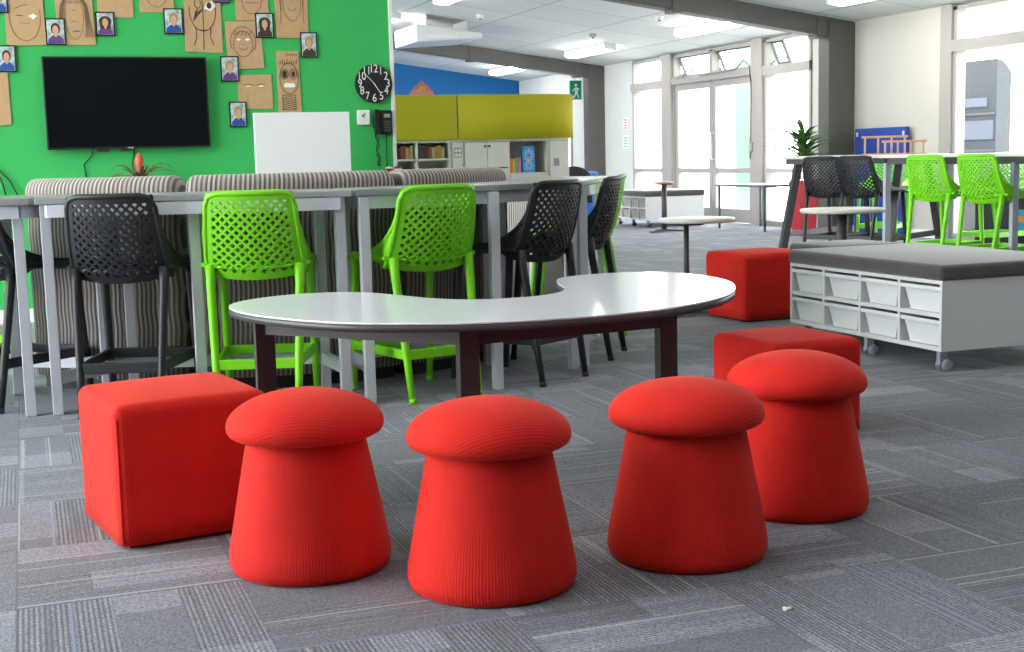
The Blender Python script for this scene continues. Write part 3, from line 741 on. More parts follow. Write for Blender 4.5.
# paper artwork on top of the olive screen
t = thing('paper_artwork', 'pink and orange pointed paper artwork on top of the olive panel', 'artwork', (3.868, KY + .10, 1.646))
MB().box(-.05, .05, .0, .02, -.35, .0).build('stand_strip', M['card'], t)
MB().extr([(-.13, 0), (.13, 0), (.115, .04), (.0, .15), (-.115, .04)], -.004, .004).build('paper_sheet', M['pink'], t)
e = MB(); ring(e, 0, .055, .055, .055, .012, -.006, 0, 180); ring(e, 0, .01, .10, .10, .010, -.006, 20, 160); e.build('orange_arch', M['orange'], t)
e = MB(); ring(e, 0, .04, .032, .04, .012, -.007, 0, 180); line(e, [(-.06, .02), (-.04, .06)], .01, -.007); line(e, [(.0, .02), (.0, .08)], .01, -.007); e.build('yellow_arch', M['yellow'], t)

# ------------------------------------------------------------------ striped curved sofas (ring centre)
SC = (1.2, 7.3)
def sofa(a0, a1, label, r=1.50, ht=.955):
    t = thing('curved_sofa', label, 'sofa', (SC[0], SC[1], 0), group='striped curved sofas behind the high tables')
    # section outline of the high back, rounded; ends rounded by shrinking the section
    def arc(mb, ro, ri, z0, z1, rad, e=.05):
        n = max(6, int((a1 - a0) / 2.2)); sec = []
        for k in range(6): a = PI / 2 * k / 5; sec.append((ro - rad + rad * math.cos(a), z1 - rad + rad * math.sin(a)))
        for k in range(6): a = PI / 2 * k / 5; sec.append((ri + rad - rad * math.sin(a), z1 - rad + rad * math.cos(a)))
        sec += [(ri, z0), (ro, z0)]
        rm = (ro + ri) / 2; zb = z0; vs = []; rows = []
        angs = []
        dea = math.degrees(e / r)
        for k in range(6): rows.append((a0 + dea * (1 - math.cos(PI / 2 * k / 5)) * 1.0, math.sin(PI / 2 * k / 5)))
        for k in range(1, n): rows.append((a0 + dea + (a1 - a0 - 2 * dea) * k / n, 1))
        for k in range(6): rows.append((a1 - dea * (1 - math.cos(PI / 2 * (5 - k) / 5)) * 1.0, math.sin(PI / 2 * (5 - k) / 5)))
        for ang, q in rows:
            sh = e * (1 - q)
            for (rr, z) in sec:
                r2 = rr + (sh if rr < rm else -sh); z2 = z - (sh if z > z1 - rad * 1.5 else 0)
                A = math.radians(ang); vs.append((r2 * math.cos(A), r2 * math.sin(A), z2))
        S = len(sec); fs = []
        for i in range(len(rows) - 1):
            for k in range(S): fs.append((i * S + k, i * S + (k + 1) % S, (i + 1) * S + (k + 1) % S, (i + 1) * S + k))
        fs.append(tuple(range(S))[::-1]); L = (len(rows) - 1) * S; fs.append(tuple(range(L, L + S)))
        mb.add(vs, fs, True); return mb
    arc(MB(), r, r - .20, .06, ht, .055).build('backrest', M['stripe'], t)
    arc(MB(), r - .205, r - .72, .06, .45, .05).build('seat', M['stripe'], t)
    p = MB(); A = [math.radians(a0 + 1.5), math.radians(a1 - 1.5)]; n = 14
    pol = [((r - .04) * math.cos(A[0] + (A[1] - A[0]) * i / n), (r - .04) * math.sin(A[0] + (A[1] - A[0]) * i / n)) for i in range(n + 1)] + \
          [((r - .68) * math.cos(A[1] - (A[1] - A[0]) * i / n), (r - .68) * math.sin(A[1] - (A[1] - A[0]) * i / n)) for i in range(n + 1)]
    p.prism(pol, 0, .06); p.build('plinth', M['black'], t)
sofa(-144, -112.6, 'striped curved sofa section on the left, in front of the bromeliad')
sofa(-111.6, -74.3, 'striped curved sofa section in the middle, in front of the whiteboard')
sofa(-73.4, -43, 'striped curved sofa section on the right, before the bookshelves')

sofa(5, 38, 'lower striped curved sofa end seen beneath the rightmost grey table', r=1.9, ht=.80)

# ------------------------------------------------------------------ grey high tables in an arc
def high_table(poly, legs, bars, label, z=.885):
    cx = sum(p[0] for p in poly) / len(poly); cy = sum(p[1] for p in poly) / len(poly)
    t = thing('high_table', label, 'table', (cx, cy, 0), group='grey high tables around the sofas')
    P = [(x - cx, y - cy) for x, y in poly]
    MB().prism(P, z - .028, z).build('tabletop', [M['lam_grey']], t, bevel=.004)
    ap = MB(); n = len(P)
    for i in range(n):
        a, b_ = Vector((*P[i], z - .055)), Vector((*P[(i + 1) % n], z - .055)); c_ = Vector((0, 0, z - .055))
        a = a + (c_ - a).normalized() * .05; b_ = b_ + (c_ - b_).normalized() * .05
        ap.bar(a, b_, .03, .05)
    ap.build('apron', M['silver'], t)
    for (x, y) in legs:
        l = MB(); l.box(x - cx - .021, x - cx + .021, y - cy - .021, y - cy + .021, 0, z - .03); l.build('leg', M['silver'], t, bevel=.003)
    br = MB()
    for (a, b_) in bars: br.bar((a[0] - cx, a[1] - cy, .15), (b_[0] - cx, b_[1] - cy, .15), .028, .05)
    if bars: br.build('stretcher', M['silver'], t)
    return t
high_table([(-1.3, 5.72), (.015, 5.60), (.36, 6.02), (-.05, 6.32), (-1.3, 6.40)], [(-.03, 5.665), (.29, 6.0), (-.08, 6.25), (-1.24, 5.78), (-1.24, 6.34)], [((-.08, 6.25), (.29, 6.0)), ((-1.24, 5.78), (-1.24, 6.34)), ((-1.24, 6.0), (-.2, 6.15))],
           'grey high table at the left edge of the row')
high_table([(.035, 5.595), (1.245, 5.27), (1.245, 5.70), (.385, 6.0)], [(.075, 5.64), (.64, 5.49), (1.205, 5.33), (1.19, 5.66), (.40, 5.94)], [((.075, 5.64), (.40, 5.94)), ((.40, 5.94), (1.19, 5.66)), ((1.19, 5.66), (1.205, 5.33))],
           'grey high table behind the black and first green stool')
high_table([(1.265, 5.27), (1.90, 5.35), (2.43, 5.68), (2.10, 6.09), (1.265, 5.70)], [(1.30, 5.30), (1.885, 5.36), (2.385, 5.70), (2.075, 6.03), (1.30, 5.66)], [((1.30, 5.30), (1.30, 5.66)), ((1.30, 5.66), (2.075, 6.03)), ((2.075, 6.03), (2.385, 5.70))],
           'grey high table in the middle behind the second green stool')
high_table([(2.45, 5.71), (3.05, 6.75), (2.75, 7.15), (2.12, 6.11)], [(2.475, 5.78), (2.98, 6.72), (2.72, 7.06), (2.19, 6.13)], [((2.475, 5.78), (2.19, 6.13)), ((2.98, 6.72), (2.72, 7.06)), ((2.33, 5.95), (2.85, 6.9))],
           'grey high table running away at the right end of the row')

# ------------------------------------------------------------------ perforated bar stool
def lattice(mb, S, nu, nv, hole=.66):
    """diamond cells in u,v in [0,1] with holes"""
    du, dv = 1 / (2 * nu), 1 / (2 * nv)
    cl = lambda t: min(1, max(0, t))
    for i in range(0, 2 * nu + 1):
        for j in range(0, 2 * nv + 1):
            if (i + j) % 2: continue
            cu, cv = i * du, j * dv
            out = [(cu + du, cv), (cu, cv + dv), (cu - du, cv), (cu, cv - dv)]
            inn = [(cu + du * hole, cv), (cu, cv + dv * hole), (cu - du * hole, cv), (cu, cv - dv * hole)]
            O = [S(cl(a), cl(b)) for a, b in out]; I = [S(cl(a), cl(b)) for a, b in inn]
            for k in range(4):
                k2 = (k + 1) % 4
                q = [O[k], O[k2], I[k2], I[k]]
                A = (Vector(q[1]) - Vector(q[0])).cross(Vector(q[3]) - Vector(q[0])).length
                B = (Vector(q[2]) - Vector(q[1])).cross(Vector(q[3]) - Vector(q[2])).length
                if A + B > 1e-7: mb.add(q, [(0, 1, 2, 3)])
def make_stool(name, m, label, loc, rz, group, scale=None):
    t = thing(name, label, 'stool', loc, rz, group)
    def SB(u, v):   # backrest, sits at the -y side
        x = (u - .5) * 2; w = .196 - .026 * v
        # top corners slightly rounded in
        y = -.150 - .105 * v - .055 * (1 - x * x) * (1 - .35 * v) + .02 * v * v + .035 * (1 - v) ** 4
        return (x * w, y, .560 + .325 * v - .022 * (1 - x * x) * (1 - v))
    def SS(u, v):   # seat
        x = (u - .5) * 2
        y = -.155 + .385 * v - (.05 * (1 - x * x) * (1 - v))
        z = .600 - .015 * (1 - x * x) - .010 * math.sin(v * PI) - (.02 * max(0, v - .85) / .15)
        return (x * (.208 - .008 * v), y, z)
    for nm, S, nu, nv in (('backrest', SB, 10, 10), ('seat', SS, 9, 9)):
        a = MB(); lattice(a, S, nu, nv, .60)
        # solid rim strip
        n = 14; P = []
        for i in range(n): P.append((i / n, 0))
        for i in range(n): P.append((1, i / n))
        for i in range(n): P.append((1 - i / n, 1))
        for i in range(n): P.append((0, 1 - i / n))
        inn = .075
        if nm == 'backrest':
            outr = [Vector(S(*p)) for p in P]
            inr = [Vector(S(min(1 - inn, max(inn, p[0])), min(1 - inn * 1.1, max(inn, p[1])))) for p in P]
            k = len(P)
            off = Vector((0, -.001, 0))
            a.add([q + off for q in outr] + [q + off for q in inr], [(i, (i + 1) % k, (i + 1) % k + k, i + k) for i in range(k)])
        o = a.build(nm, m, t, fixn=True)
        md = o.modifiers.new('s', 'SOLIDIFY'); md.thickness = .011; md.offset = 0
        rim = MB(); pts = [S(*p) for p in P]
        if nm == 'backrest':     # soften the two upper corners
            def soft(p):
                x, y, z = p; u = abs(x) / .170; v = (z - .560) / .325
                d = max(0, u - .80) / .2 * max(0, v - .86) / .14
                return (x * (1 - .05 * d), y, z - .016 * d)
            pts = [soft(p) for p in pts]
        if nm == 'backrest': rim.tube(pts[14:] + pts[:1], .0125, 8)
        else: rim.tube(pts[14:] + pts[:1], .010, 8)
        rim.build('rim', m, o)
    # shoulder wings flowing from the back down to the seat front
    for s_ in (-1, 1):
        w_ = MB(); n = 14; T_ = []; B_ = []
        E = [Vector(S_edge) for S_edge in [SB(0 if s_ < 0 else 1, v) for v in (.66, .5, .33, .16, 0)]]
        p0 = E[0]; p2 = Vector((s_ * .204, .17, .603)); p1 = Vector((s_ * .210, -.155, .610))
        path = E + [Vector((s_ * (.200 + .004 * k), -.15 + .08 * k, .588)) for k in range(1, 4)] + [p2]
        for i in range(n + 1):
            u = i / n; T_.append(p0 * (1 - u) ** 2 + p1 * 2 * u * (1 - u) + p2 * u * u)
            f_ = u * (len(path) - 1); k = min(int(f_), len(path) - 2); B_.append(path[k].lerp(path[k + 1], f_ - k))
        w_.add(T_ + B_, [(i, i + 1, i + n + 2, i + n + 1) for i in range(n)], True)
        o = w_.build('arm_wing', m, t, fixn=True); md = o.modifiers.new('s', 'SOLIDIFY'); md.thickness = .014; md.offset = 0
        r__ = MB(); r__.tube(T_, .0115, 8); r__.build('wing_rim', m, o)
    feet = {}
    for s_ in (-1, 1):
        for q, (fy, ty) in (('r', (-.255, -.16)), ('f', (.235, .185))):
            l = MB(); fx, tx = (s_ * .160, s_ * .178) if q == 'r' else (s_ * .190, s_ * .185)
            pts = [(fx, fy, 0), (fx + (tx - fx) * .25, fy + (ty - fy) * .30, .17), (tx, ty + (fy - ty) * .12, .52), (tx, ty, .60)]
            l.tube(pts, .0135, 10, .022); l.tube([(fx, fy, 0), (fx, fy + (ty - fy) * .03, .022)], .0155, 10)
            l.build('leg', m, t); feet[(s_, q)] = (fx, fy + (ty - fy) * .36, .20)
    for a_, b_, nm in (((-1, 'r'), (1, 'r'), 'footrest'), ((-1, 'f'), (1, 'f'), 'footrest'), ((-1, 'r'), (-1, 'f'), 'side_rail'), ((1, 'r'), (1, 'f'), 'side_rail')):
        f_ = MB(); f_.bar(feet[a_], feet[b_], .018, .042); f_.build(nm, m, t, bevel=.004)
    return t
def stool_pose(rl, rr):
    """rear-left and rear-right feet on the floor -> origin and heading"""
    rl, rr = Vector(rl), Vector(rr); mid = (rl + rr) / 2; d = (rr - rl).normalized(); f_ = Vector((-d.y, d.x))
    return (mid.x + f_.x * .255, mid.y + f_.y * .255, 0), math.atan2(d.y, d.x)
GG, BG = 'green bar stools at the grey high tables', 'charcoal bar stools at the grey high tables'
loc, rz = stool_pose((.68, 5.30), (.975, 5.21))
g0 = make_stool('bar_stool', M['green_pl'], 'green perforated bar stool behind the left half of the kidney table', loc, rz, GG)
loc, rz = stool_pose((.17, 5.48), (.445, 5.37))
k0 = make_stool('bar_stool', M['black_pl'], 'charcoal perforated bar stool behind the left red cube', loc, rz, BG)
def place(src, rl, rr, label, group, scale=None):
    loc, rz = stool_pose(rl, rr); return dup(src, loc, rz, label, group, scale)
place(g0, (1.445, 5.18), (1.765, 5.25), 'green perforated bar stool behind the middle of the kidney table', GG)
place(k0, (2.06, 5.30), (2.37, 5.49), 'charcoal perforated bar stool behind the notch of the kidney table', BG)
place(k0, (2.64, 5.84), (2.85, 6.12), 'charcoal bar stool at the right end of the grey tables', BG)
place(g0, (2.93, 6.33), (3.09, 6.63), 'green bar stool half hidden behind the rightmost charcoal stool', GG)
place(k0, (-.37, 6.01), (-.15, 5.78), 'charcoal bar stool cut by the left edge of the picture', BG)
place(g0, (-.62, 6.62), (-.53, 6.26), 'green bar stool low at the left edge, behind the charcoal one', GG)
RG, RB = 'green bar stools at the long white high tables', 'charcoal bar stools at the long white high tables'
def face(src, x, y, ang, label, group, s_=1.05):
    # ang: heading of the sitter in degrees from +X
    return dup(src, (x, y, 0), math.radians(ang - 90), label, group, (s_, s_, s_))
face(k0, 7.01, 10.44, 24, 'charcoal bar stool nearest the red planter at the white high table', RB)
face(k0, 7.15, 10.08, 18, 'second charcoal bar stool along the white high table', RB)
face(g0, 7.07, 8.97, 12, 'green bar stool in the middle of the white high tables, turned away', RG)
face(g0, 7.06, 8.32, 8, 'green bar stool nearest the right edge, turned away', RG)
face(g0, 8.35, 11.55, 215, 'green bar stool facing us behind the charcoal stools', RG)
face(g0, 8.22, 9.72, 190, 'green bar stool facing us beyond the right high table', RG)

# ------------------------------------------------------------------ kidney table
KP = [(0.654, 4.709), (.706, 4.849), (.827, 4.965), (.975, 5.02), (1.131, 4.989), (1.217, 4.905), (1.286, 4.76), (1.36, 4.585), (1.46, 4.465), (1.588, 4.425), (1.72, 4.44), (1.84, 4.52), (1.915, 4.65), (1.975, 4.87), (2.05, 5.035), (2.173, 5.115), (2.334, 5.133), (2.49, 5.085), (2.575, 4.955), (2.60, 4.749), (2.565, 4.54), (2.475, 4.332), (2.351, 4.148), (2.19, 3.99), (1.96, 3.855), (1.74, 3.795), (1.544, 3.785), (1.364, 3.805), (1.19, 3.86), (1.03, 3.95), (.913, 4.04), (.815, 4.17), (.72, 4.35), (.665, 4.53)]
kz = .54; kf = (1 - kz) / .5
KP = [(x * kf, y * kf) for x, y in KP]
kc = (sum(p[0] for p in KP) / len(KP), sum(p[1] for p in KP) / len(KP))
KL = catmull([(x - kc[0], y - kc[1]) for x, y in KP], 5)
t = thing('kidney_table', 'white kidney shaped table with dark edge and legs in the centre', 'table', (kc[0], kc[1], 0))
MB().prism(KL, kz - .006, kz, True).build('tabletop', M['lam_white'], t)
def inset(P, d):
    n = len(P); A = sum(P[i][0] * P[(i + 1) % n][1] - P[(i + 1) % n][0] * P[i][1] for i in range(n)); s_ = 1 if A > 0 else -1; out = []
    for i in range(n):
        a, b_ = Vector(P[i - 1]), Vector(P[(i + 1) % n]); e = (b_ - a).normalized(); nrm = Vector((-e.y, e.x)) * s_
        out.append((P[i][0] + nrm.x * d, P[i][1] + nrm.y * d))
    return out
MB().prism(inset(KL, .001), kz - .028, kz - .006, True).build('edge_band', M['dark_edge'], t)
legs = []
for (px, py) in ((.69, 4.20), (1.185, 3.63), (1.865, 3.70), (2.245, 4.45)):
    x, y = px - kc[0], py - kc[1]
    l = MB(); l.box(x - .031, x + .031, y - .02, y + .02, 0, kz - .03)
    l = l.build('leg', M['dark_leg'], t, bevel=.003)
    legs.append((x, y))
    if len(legs) == 1:
        h = MB()
        for z in (.30, .37, .44, .23, .16, .09): h.box(x - .007, x + .007, y - .0215, y - .0195, z - .007, z + .007)
        h.build('adjusting_hole', M['black'], l)
rl = MB(); zc = kz - .055
order = [0, 1, 2, 3]
for a_, b_ in ((0, 1), (1, 2), (2, 3)):
    rl.bar((*legs[a_], zc), (*legs[b_], zc), .025, .05)
rl.build('under_rail', M['dark_leg'], t)

# ------------------------------------------------------------------ red mushroom stools
def mushroom(x, y, label, rot, s_=1):
    t = thing('mushroom_stool', label, 'stool', (x, y, 0), rot, 'red mushroom stools around the kidney table')
    prof = [(.184, .0), (.195, .006), (.201, .025), (.200, .05)]
    for i in range(1, 9): u = i / 8; prof.append((.200 - .056 * u, .05 + .288 * u))
    MB().lathe(prof, 72).build('base', M['red_round'], t)
    cap = [(.140, .334), (.162, .333), (.178, .335), (.188, .341), (.193, .350), (.194, .359)]
    for i in range(1, 15):
        a = PI / 2 * i / 14; cap.append((.194 * math.cos(a) if i < 14 else .002, .359 + .086 * math.sin(a)))
    MB().lathe(cap, 72).build('cap', M['red_cap'], t)
mushroom(.617, 3.20, 'red mushroom stool beside the left red cube', .2)
mushroom(.985, 2.875, 'red mushroom stool in the front centre, nearest the camera', .5)
mushroom(1.513, 2.895, 'red mushroom stool third from the left', 1.0)
mushroom(1.995, 3.155, 'red mushroom stool at the right, in front of a red cube', 1.7)
# ------------------------------------------------------------------ red cubes
def cube(x, y, w, d, h, rz, label):
    """x,y = front corner nearest to the camera on the floor"""
    t = thing('cube_ottoman', label, 'ottoman', (x, y, 0), rz, 'red cube ottomans')
    m_ = bpy.data.meshes.new('ottoman_body'); bm = bmesh.new()
    bmesh.ops.create_cube(bm, size=1)
    for v_ in bm.verts: v_.co = Vector(((v_.co.x + .5) * w, (v_.co.y + .5) * d, .012 + (v_.co.z + .5) * (h - .012)))
    es_t = [e for e in bm.edges if all(v_.co.z > h - .01 for v_ in e.verts)]
    es_v = [e for e in bm.edges if abs(e.verts[0].co.z - e.verts[1].co.z) > .1]
    bmesh.ops.bevel(bm, geom=es_t + es_v, offset=.032, segments=5, affect='EDGES', profile=.5)
    bmesh.ops.subdivide_edges(bm, edges=[e for e in bm.edges if e.calc_length() > .15], cuts=5, use_grid_fill=True)
    for v_ in bm.verts:      # slightly stuffed top and sides
        u, q = (v_.co.x / w) * 2 - 1, (v_.co.y / d) * 2 - 1
        if v_.co.z > h - .02: v_.co.z += .012 * max(0, 1 - u * u) * max(0, 1 - q * q)
    for f_ in bm.faces: f_.smooth = True
    bm.to_mesh(m_); bm.free(); m_.materials.append(M['red_flat'])
    o = bpy.data.objects.new('ottoman_body', m_); C.objects.link(o); o.parent = t
    MB().tube([(.009, .009, .02), (.009, .009, h - .035)], .003, 6).build('seam_piping', M['red_flat'], t)
    MB().box(.03, w - .03, .03, d - .03, 0, .014).build('base_board', M['black'], t)
cube(.178, 3.50, .425, .44, .385, math.radians(10), 'red corduroy cube ottoman at the left foreground')
cube(2.37, 3.89, .375, .42, .34, math.radians(2), 'red cube ottoman right behind the mushroom stool at the right')
cube(3.93, 6.76, .50, .46, .40, math.radians(3), 'red cube ottoman beside the white storage bench')

# ------------------------------------------------------------------ storage benches on castors
def bench(x, y, L, W, zb, zt, zc, rz, label, tray, group, nbin=4, tlabel=''):
    t = thing('storage_bench', label, 'bench', (x, y, 0), rz, 'storage benches on castors')
    c_ = MB(); th = .018
    c_.box(0, W, 0, th, zb, zt); c_.box(0, W, L - th, L, zb, zt); c_.box(0, W, th, L - th, zb, zb + th); c_.box(0, W, th, L - th, zt - th, zt)
    zm = (zb + zt) / 2; c_.box(.003, .358, .003, L - .003, zm - th / 2, zm + th / 2); c_.box(.36, W - .002, .004, L - .004, zb + .004, zt - .004)
    for k in range(1, nbin): yy = L * k / nbin; c_.box(.001, .359, yy - th / 2, yy + th / 2, zb + .003, zt - .003)
    c_.build('carcass', M['white_mel'], t)
    cu = MB().box(-.012, W + .012, -.012, L + .012, zt - .004, zc).build('cushion', M['cushion'], t, bevel=.022, seg=4)
    for (cx_, cy_) in ((.06, .07), (.06, L - .07), (W - .06, .07), (W - .06, L - .07), (.06, L / 2)):
        q = MB(); q.box(cx_ - .03, cx_ + .03, cy_ - .03, cy_ + .03, zb - .008, zb); q.box(cx_ - .02, cx_ + .02, cy_ - .012, cy_ + .012, .03, zb - .005)
        q = q.build('castor', M['castor'], t)
        for s_ in (-1, 1):
            w_ = MB().lathe([(.006, -.008), (.025, -.008), (.027, 0), (.025, .008), (.006, .008)], 20)
            w_ = w_.build('wheel', M['rubber' if tray == 'beige_tray' else 'castor'], q, loc=(cx_ + .012, cy_ + s_ * .021, .027)); w_.rotation_euler = (PI / 2, 0, 0)
    # trays
    R = Matrix.Rotation(rz, 3, 'Z')
    base = None
    bw = L / nbin - th; bh = (zt - zb) / 2 - th
    for k in range(nbin):
        for r_ in range(2):
            z = (zb + th if r_ == 0 else zm + th / 2) + .002
            p = R @ Vector((.015, L * (k + .5) / nbin, 0)) + Vector((x, y, z))
            nth = ['nearest', 'second', 'third', 'farthest'][k] if nbin == 4 else ''
            lab = '%s tray, %s of the %s row, in %s' % (tray.split('_')[0], nth, 'lower' if r_ == 0 else 'upper', tlabel)
            if base is None:
                b_ = thing('storage_tray', lab, 'tray', p, rz, group)
                w0, w1 = bw * .40, bw * .47; h = bh * .80; D = .32
                s_ = MB()
                def fr(x0, x1, w, z): return [(x0, -w, z), (x1, -w, z), (x1, w, z), (x0, w, z)]
                vs = fr(.012, D - .012, w0 * .86, 0) + fr(0, D, w1 * .98, h)
                s_.add(vs, [(3, 2, 1, 0), (0, 1, 5, 4), (1, 2, 6, 5), (2, 3, 7, 6), (3, 0, 4, 7)])
                vs = fr(.02, D - .02, w0 * .82, .006) + fr(.008, D - .008, w1 * .94, h)
                s_.add(vs, [(0, 1, 2, 3), (4, 5, 1, 0), (5, 6, 2, 1), (6, 7, 3, 2), (7, 4, 0, 3)])
                s_.build('tray_body', M[tray], b_, fixn=False)
                lip = MB(); lip.box(-.014, .008, -w1 - .006, w1 + .006, h - .014, h + .004); lip.box(D - .008, D + .01, -w1, w1, h - .008, h + .003)
                for q in (-1, 1): lip.box(0, D, q * w1 - .008 * (q < 0), q * w1 + .008 * (q > 0), h - .006, h + .003)
                lip.build('tray_lip', M[tray], b_, bevel=.002)
                base = b_
            else:
                dup(base, p, rz, lab)
    return t
bench(3.766, 4.783, 1.235, .80, .098, .415, .485, 0, 'white storage bench with grey cushion at the right', 'tray', 'white trays in the near bench', tlabel='the near white bench')
bench(7.93, 16.3, 1.23, .86, .10, .42, .50, math.radians(-4), 'distant white storage bench with grey cushion near the doors', 'beige_tray', 'beige trays in the far bench', tlabel='the far bench')
t = thing('padded_stool', 'dark grey padded stool top showing behind the near bench corner', 'stool', (4.29, 6.28, 0))
MB().box(-.24, .24, -.21, .22, .40, .483).build('cushion', M['cushion'], t, bevel=.03, seg=4)
MB().box(-.14, .2, -.15, .18, 0, .40).build('base', M['white_mel'], t, bevel=.004)

# ------------------------------------------------------------------ small round tables
def round_table(x, y, z, r, label, top='white_top', ro=.02, base=.28, px=0, py=0):
    t = thing('round_table', label, 'table', (x, y, 0), 0, 'small round pedestal tables')
    MB().lathe([(r - .006, z - .026), (r, z - .020), (r, z - .004), (r - .004, z)], 56).build('tabletop', M[top], t)
    MB().tube([(px, py, .03), (px, py, z - .026)], ro, 14).build('pole', M['dark_edge'], t)
    MB().box(px - .09, px + .09, py - .06, py + .06, z - .040, z - .026).build('top_plate', M['dark_edge'], t)
    b_ = MB()
    for a in (205, 325, 85): b_.bar((px, py, .028), (px + base * math.cos(math.radians(a)), py + base * math.sin(math.radians(a)), .016), .06, .03, .04, .02)
    b_.build('foot', M['dark_edge'], t)
round_table(3.90, 7.30, .60, .235, 'low round pale table behind the kidney table right end', px=-.09, py=-.03, ro=.017)
round_table(5.23, 7.70, .60, .285, 'low round pale table behind the near storage bench', ro=.032)
round_table(7.68, 15.25, .645, .125, 'tiny tall pedestal table in front of the far bench', 'wood', ro=.035)

# blue-grey table by the glass
t = thing('side_table', 'slim table with blue-green edge and thin legs by the glass doors', 'table', (8.85, 14.95, 0))
MB().box(-.26, .44, -.62, .62, .555, .58).build('tabletop', M['teal_edge'], t, bevel=.004)
MB().box(-.25, .43, -.61, .61, .5801, .582).build('top_surface', M['lam_white'], t)
for lx, ly in ((-.22, -.57), (.40, -.57), (-.22, .57), (.40, .57)): MB().tube([(lx, ly, 0), (lx, ly, .556)], .016, 10).build('leg', M['teal_edge'], t)

# ------------------------------------------------------------------ long white high tables on the right
t = thing('trestle_table', 'white topped high table on splayed dark legs nearest the red planter', 'table', (7.5, 10.8, 0), 0, 'white high tables at the right')
P = [(6.95, 11.25), (7.25, 9.80), (8.2, 10.35), (7.9, 11.75)]; P = [(a - 7.5, b_ - 10.8) for a, b_ in P]
MB().prism(P, .915, .94).build('tabletop', M['white_top'], t, bevel=.003)
pm = MB()
for a_, b_ in zip(P, P[1:] + P[:1]): pm.bar((a_[0] * .93, a_[1] * .95, .89), (b_[0] * .93, b_[1] * .95, .89), .03, .05)
pm.build('under_frame', M['dark_edge'], t)
for (fx, fy), (tx, ty) in (((6.85, 11.1), (7.05, 11.12)), ((7.95, 11.6), (7.75, 11.55)), ((7.15, 9.85), (7.38, 9.98)), ((8.18, 10.40), (7.92, 10.30))):
    l = MB(); l.bar((fx - 7.5, fy - 10.8, 0), (tx - 7.5, ty - 10.8, .89), .075, .05); l.build('leg', M['dark_edge'], t, bevel=.004)
l = MB(); l.bar((6.9 - 7.5, 11.1 - 10.8, .2), (7.92 - 7.5, 11.58 - 10.8, .2), .03, .05); l.build('cross_rail', M['dark_edge'], t)
l = MB(); l.bar((7.2 - 7.5, 9.87 - 10.8, .2), (8.12 - 7.5, 10.38 - 10.8, .2), .03, .05); l.build('cross_rail', M['dark_edge'], t)
t = thing('high_bench_table', 'white topped high table on straight legs at the right edge', 'table', (7.36, 8.75, 0), 0, 'white high tables at the right')
MB().box(-.38, .38, -.98, 1.0, .915, .94).build('tabletop', M['white_top'], t, bevel=.003)
MB().box(-.34, .34, -.95, -.92, .86, .915).box(-.34, .34, .93, .96, .86, .915).box(-.34, -.31, -.95, .96, .86, .915).box(.31, .34, -.95, .96, .86, .915).build('under_frame', M['dark_edge'], t)
for sx in (-.33, .33):
    for sy in (-.64, .94):
        l = MB().box(sx - .028, sx + .028, sy - .02, sy + .02, 0, .87).build('leg', M['castor'], t, bevel=.004)
# wooden racks on the table
for i, (x, y, w, lab) in enumerate(((7.56, 10.46, .42, 'larger pale wooden rack on the white high table'), (7.62, 10.25, .40, 'smaller pale wooden rack in front of the larger one'))):
    t = thing('wooden_rack', lab, 'rack', (x, y, .94), math.radians(-30), 'wooden racks on the high table')
    hh = .175 if i == 0 else .13
    MB().box(-w / 2, w / 2, -.012, .012, hh - .02, hh).build('top_rail', M['wood'], t, bevel=.003)
    MB().box(-w / 2, w / 2, -.045, .045, 0, .012).build('foot_rail', M['wood'], t, bevel=.003)
    for k in range(4): MB().tube([(-w / 2 + .03 + k * (w - .06) / 3, 0, .01), (-w / 2 + .03 + k * (w - .06) / 3, 0, hh - .015)], .009, 8).build('upright', M['wood'], t)
# blue board leaning against wall
t = thing('pin_board', 'large blue pin board leaning on the cream wall behind the stools', 'board', (9.33, 12.97, 0))
MB().box(-.025, .02, -.49, .49, 0, 1.235).build('board_panel', M['blue_board'], t, bevel=.004)
for y_ in (-.44, .44): MB().box(-.032, -.024, y_ - .015, y_ + .015, 1.14, 1.19).build('corner_clip', M['silver'], t)
# red planter with palm
t = thing('planter', 'tall tapered red planter standing by the steel column', 'planter', (8.58, 13.42, 0))
s_ = MB(); vs = []
for z, h in ((0, .10), (.64, .13)): vs += [(-h, -h, z), (h, -h, z), (h, h, z), (-h, h, z)]
s_.add(vs, [(3, 2, 1, 0), (0, 1, 5, 4), (1, 2, 6, 5), (2, 3, 7, 6), (3, 0, 4, 7), (4, 5, 6, 7)])
s_.build('pot_body', M['red_pot'], t, bevel=.01)
MB().box(-.12, .12, -.12, .12, .641, .648).build('soil', M['stem'], t)
t = thing('potted_palm', 'green spiky leaved plant growing out of the red planter', 'plant', (8.58, 13.42, .66))
st = MB()
for a in (0, 2.1, 4.2): st.tube([(.05 * math.cos(a), .05 * math.sin(a), 0), (.06 * math.cos(a), .06 * math.sin(a),   .34 + .05 * a / 4)], .016, 8)
st.build('stem', M['stem'], t)
lf = MB(); random.seed(5)
for k in range(84):
    a = random.uniform(0, 2 * PI); el = random.uniform(.05, 1.25); L = random.uniform(.36, .60); z0 = random.uniform(.10, .48); n = 7; row = []
    for i in range(n + 1):
        u = i / n; r = L * u * math.cos(el * (1 - .35 * u)); z = z0 + L * u * math.sin(el * (1 - .6 * u))
        w_ = .024 * math.sin(PI * min(1, u * .9 + .12)) + .001
        c_ = Vector((r * math.cos(a), r * math.sin(a), z)); sd = Vector((-math.sin(a), math.cos(a), 0)) * w_
        row += [c_ - sd, c_ + sd]
    lf.add(row, [(2 * i, 2 * i + 1, 2 * i + 3, 2 * i + 2) for i in range(n)], True)
o = lf.build('foliage', M['leaf'], t, fixn=False); o.modifiers.new('s', 'SOLIDIFY').thickness = .002
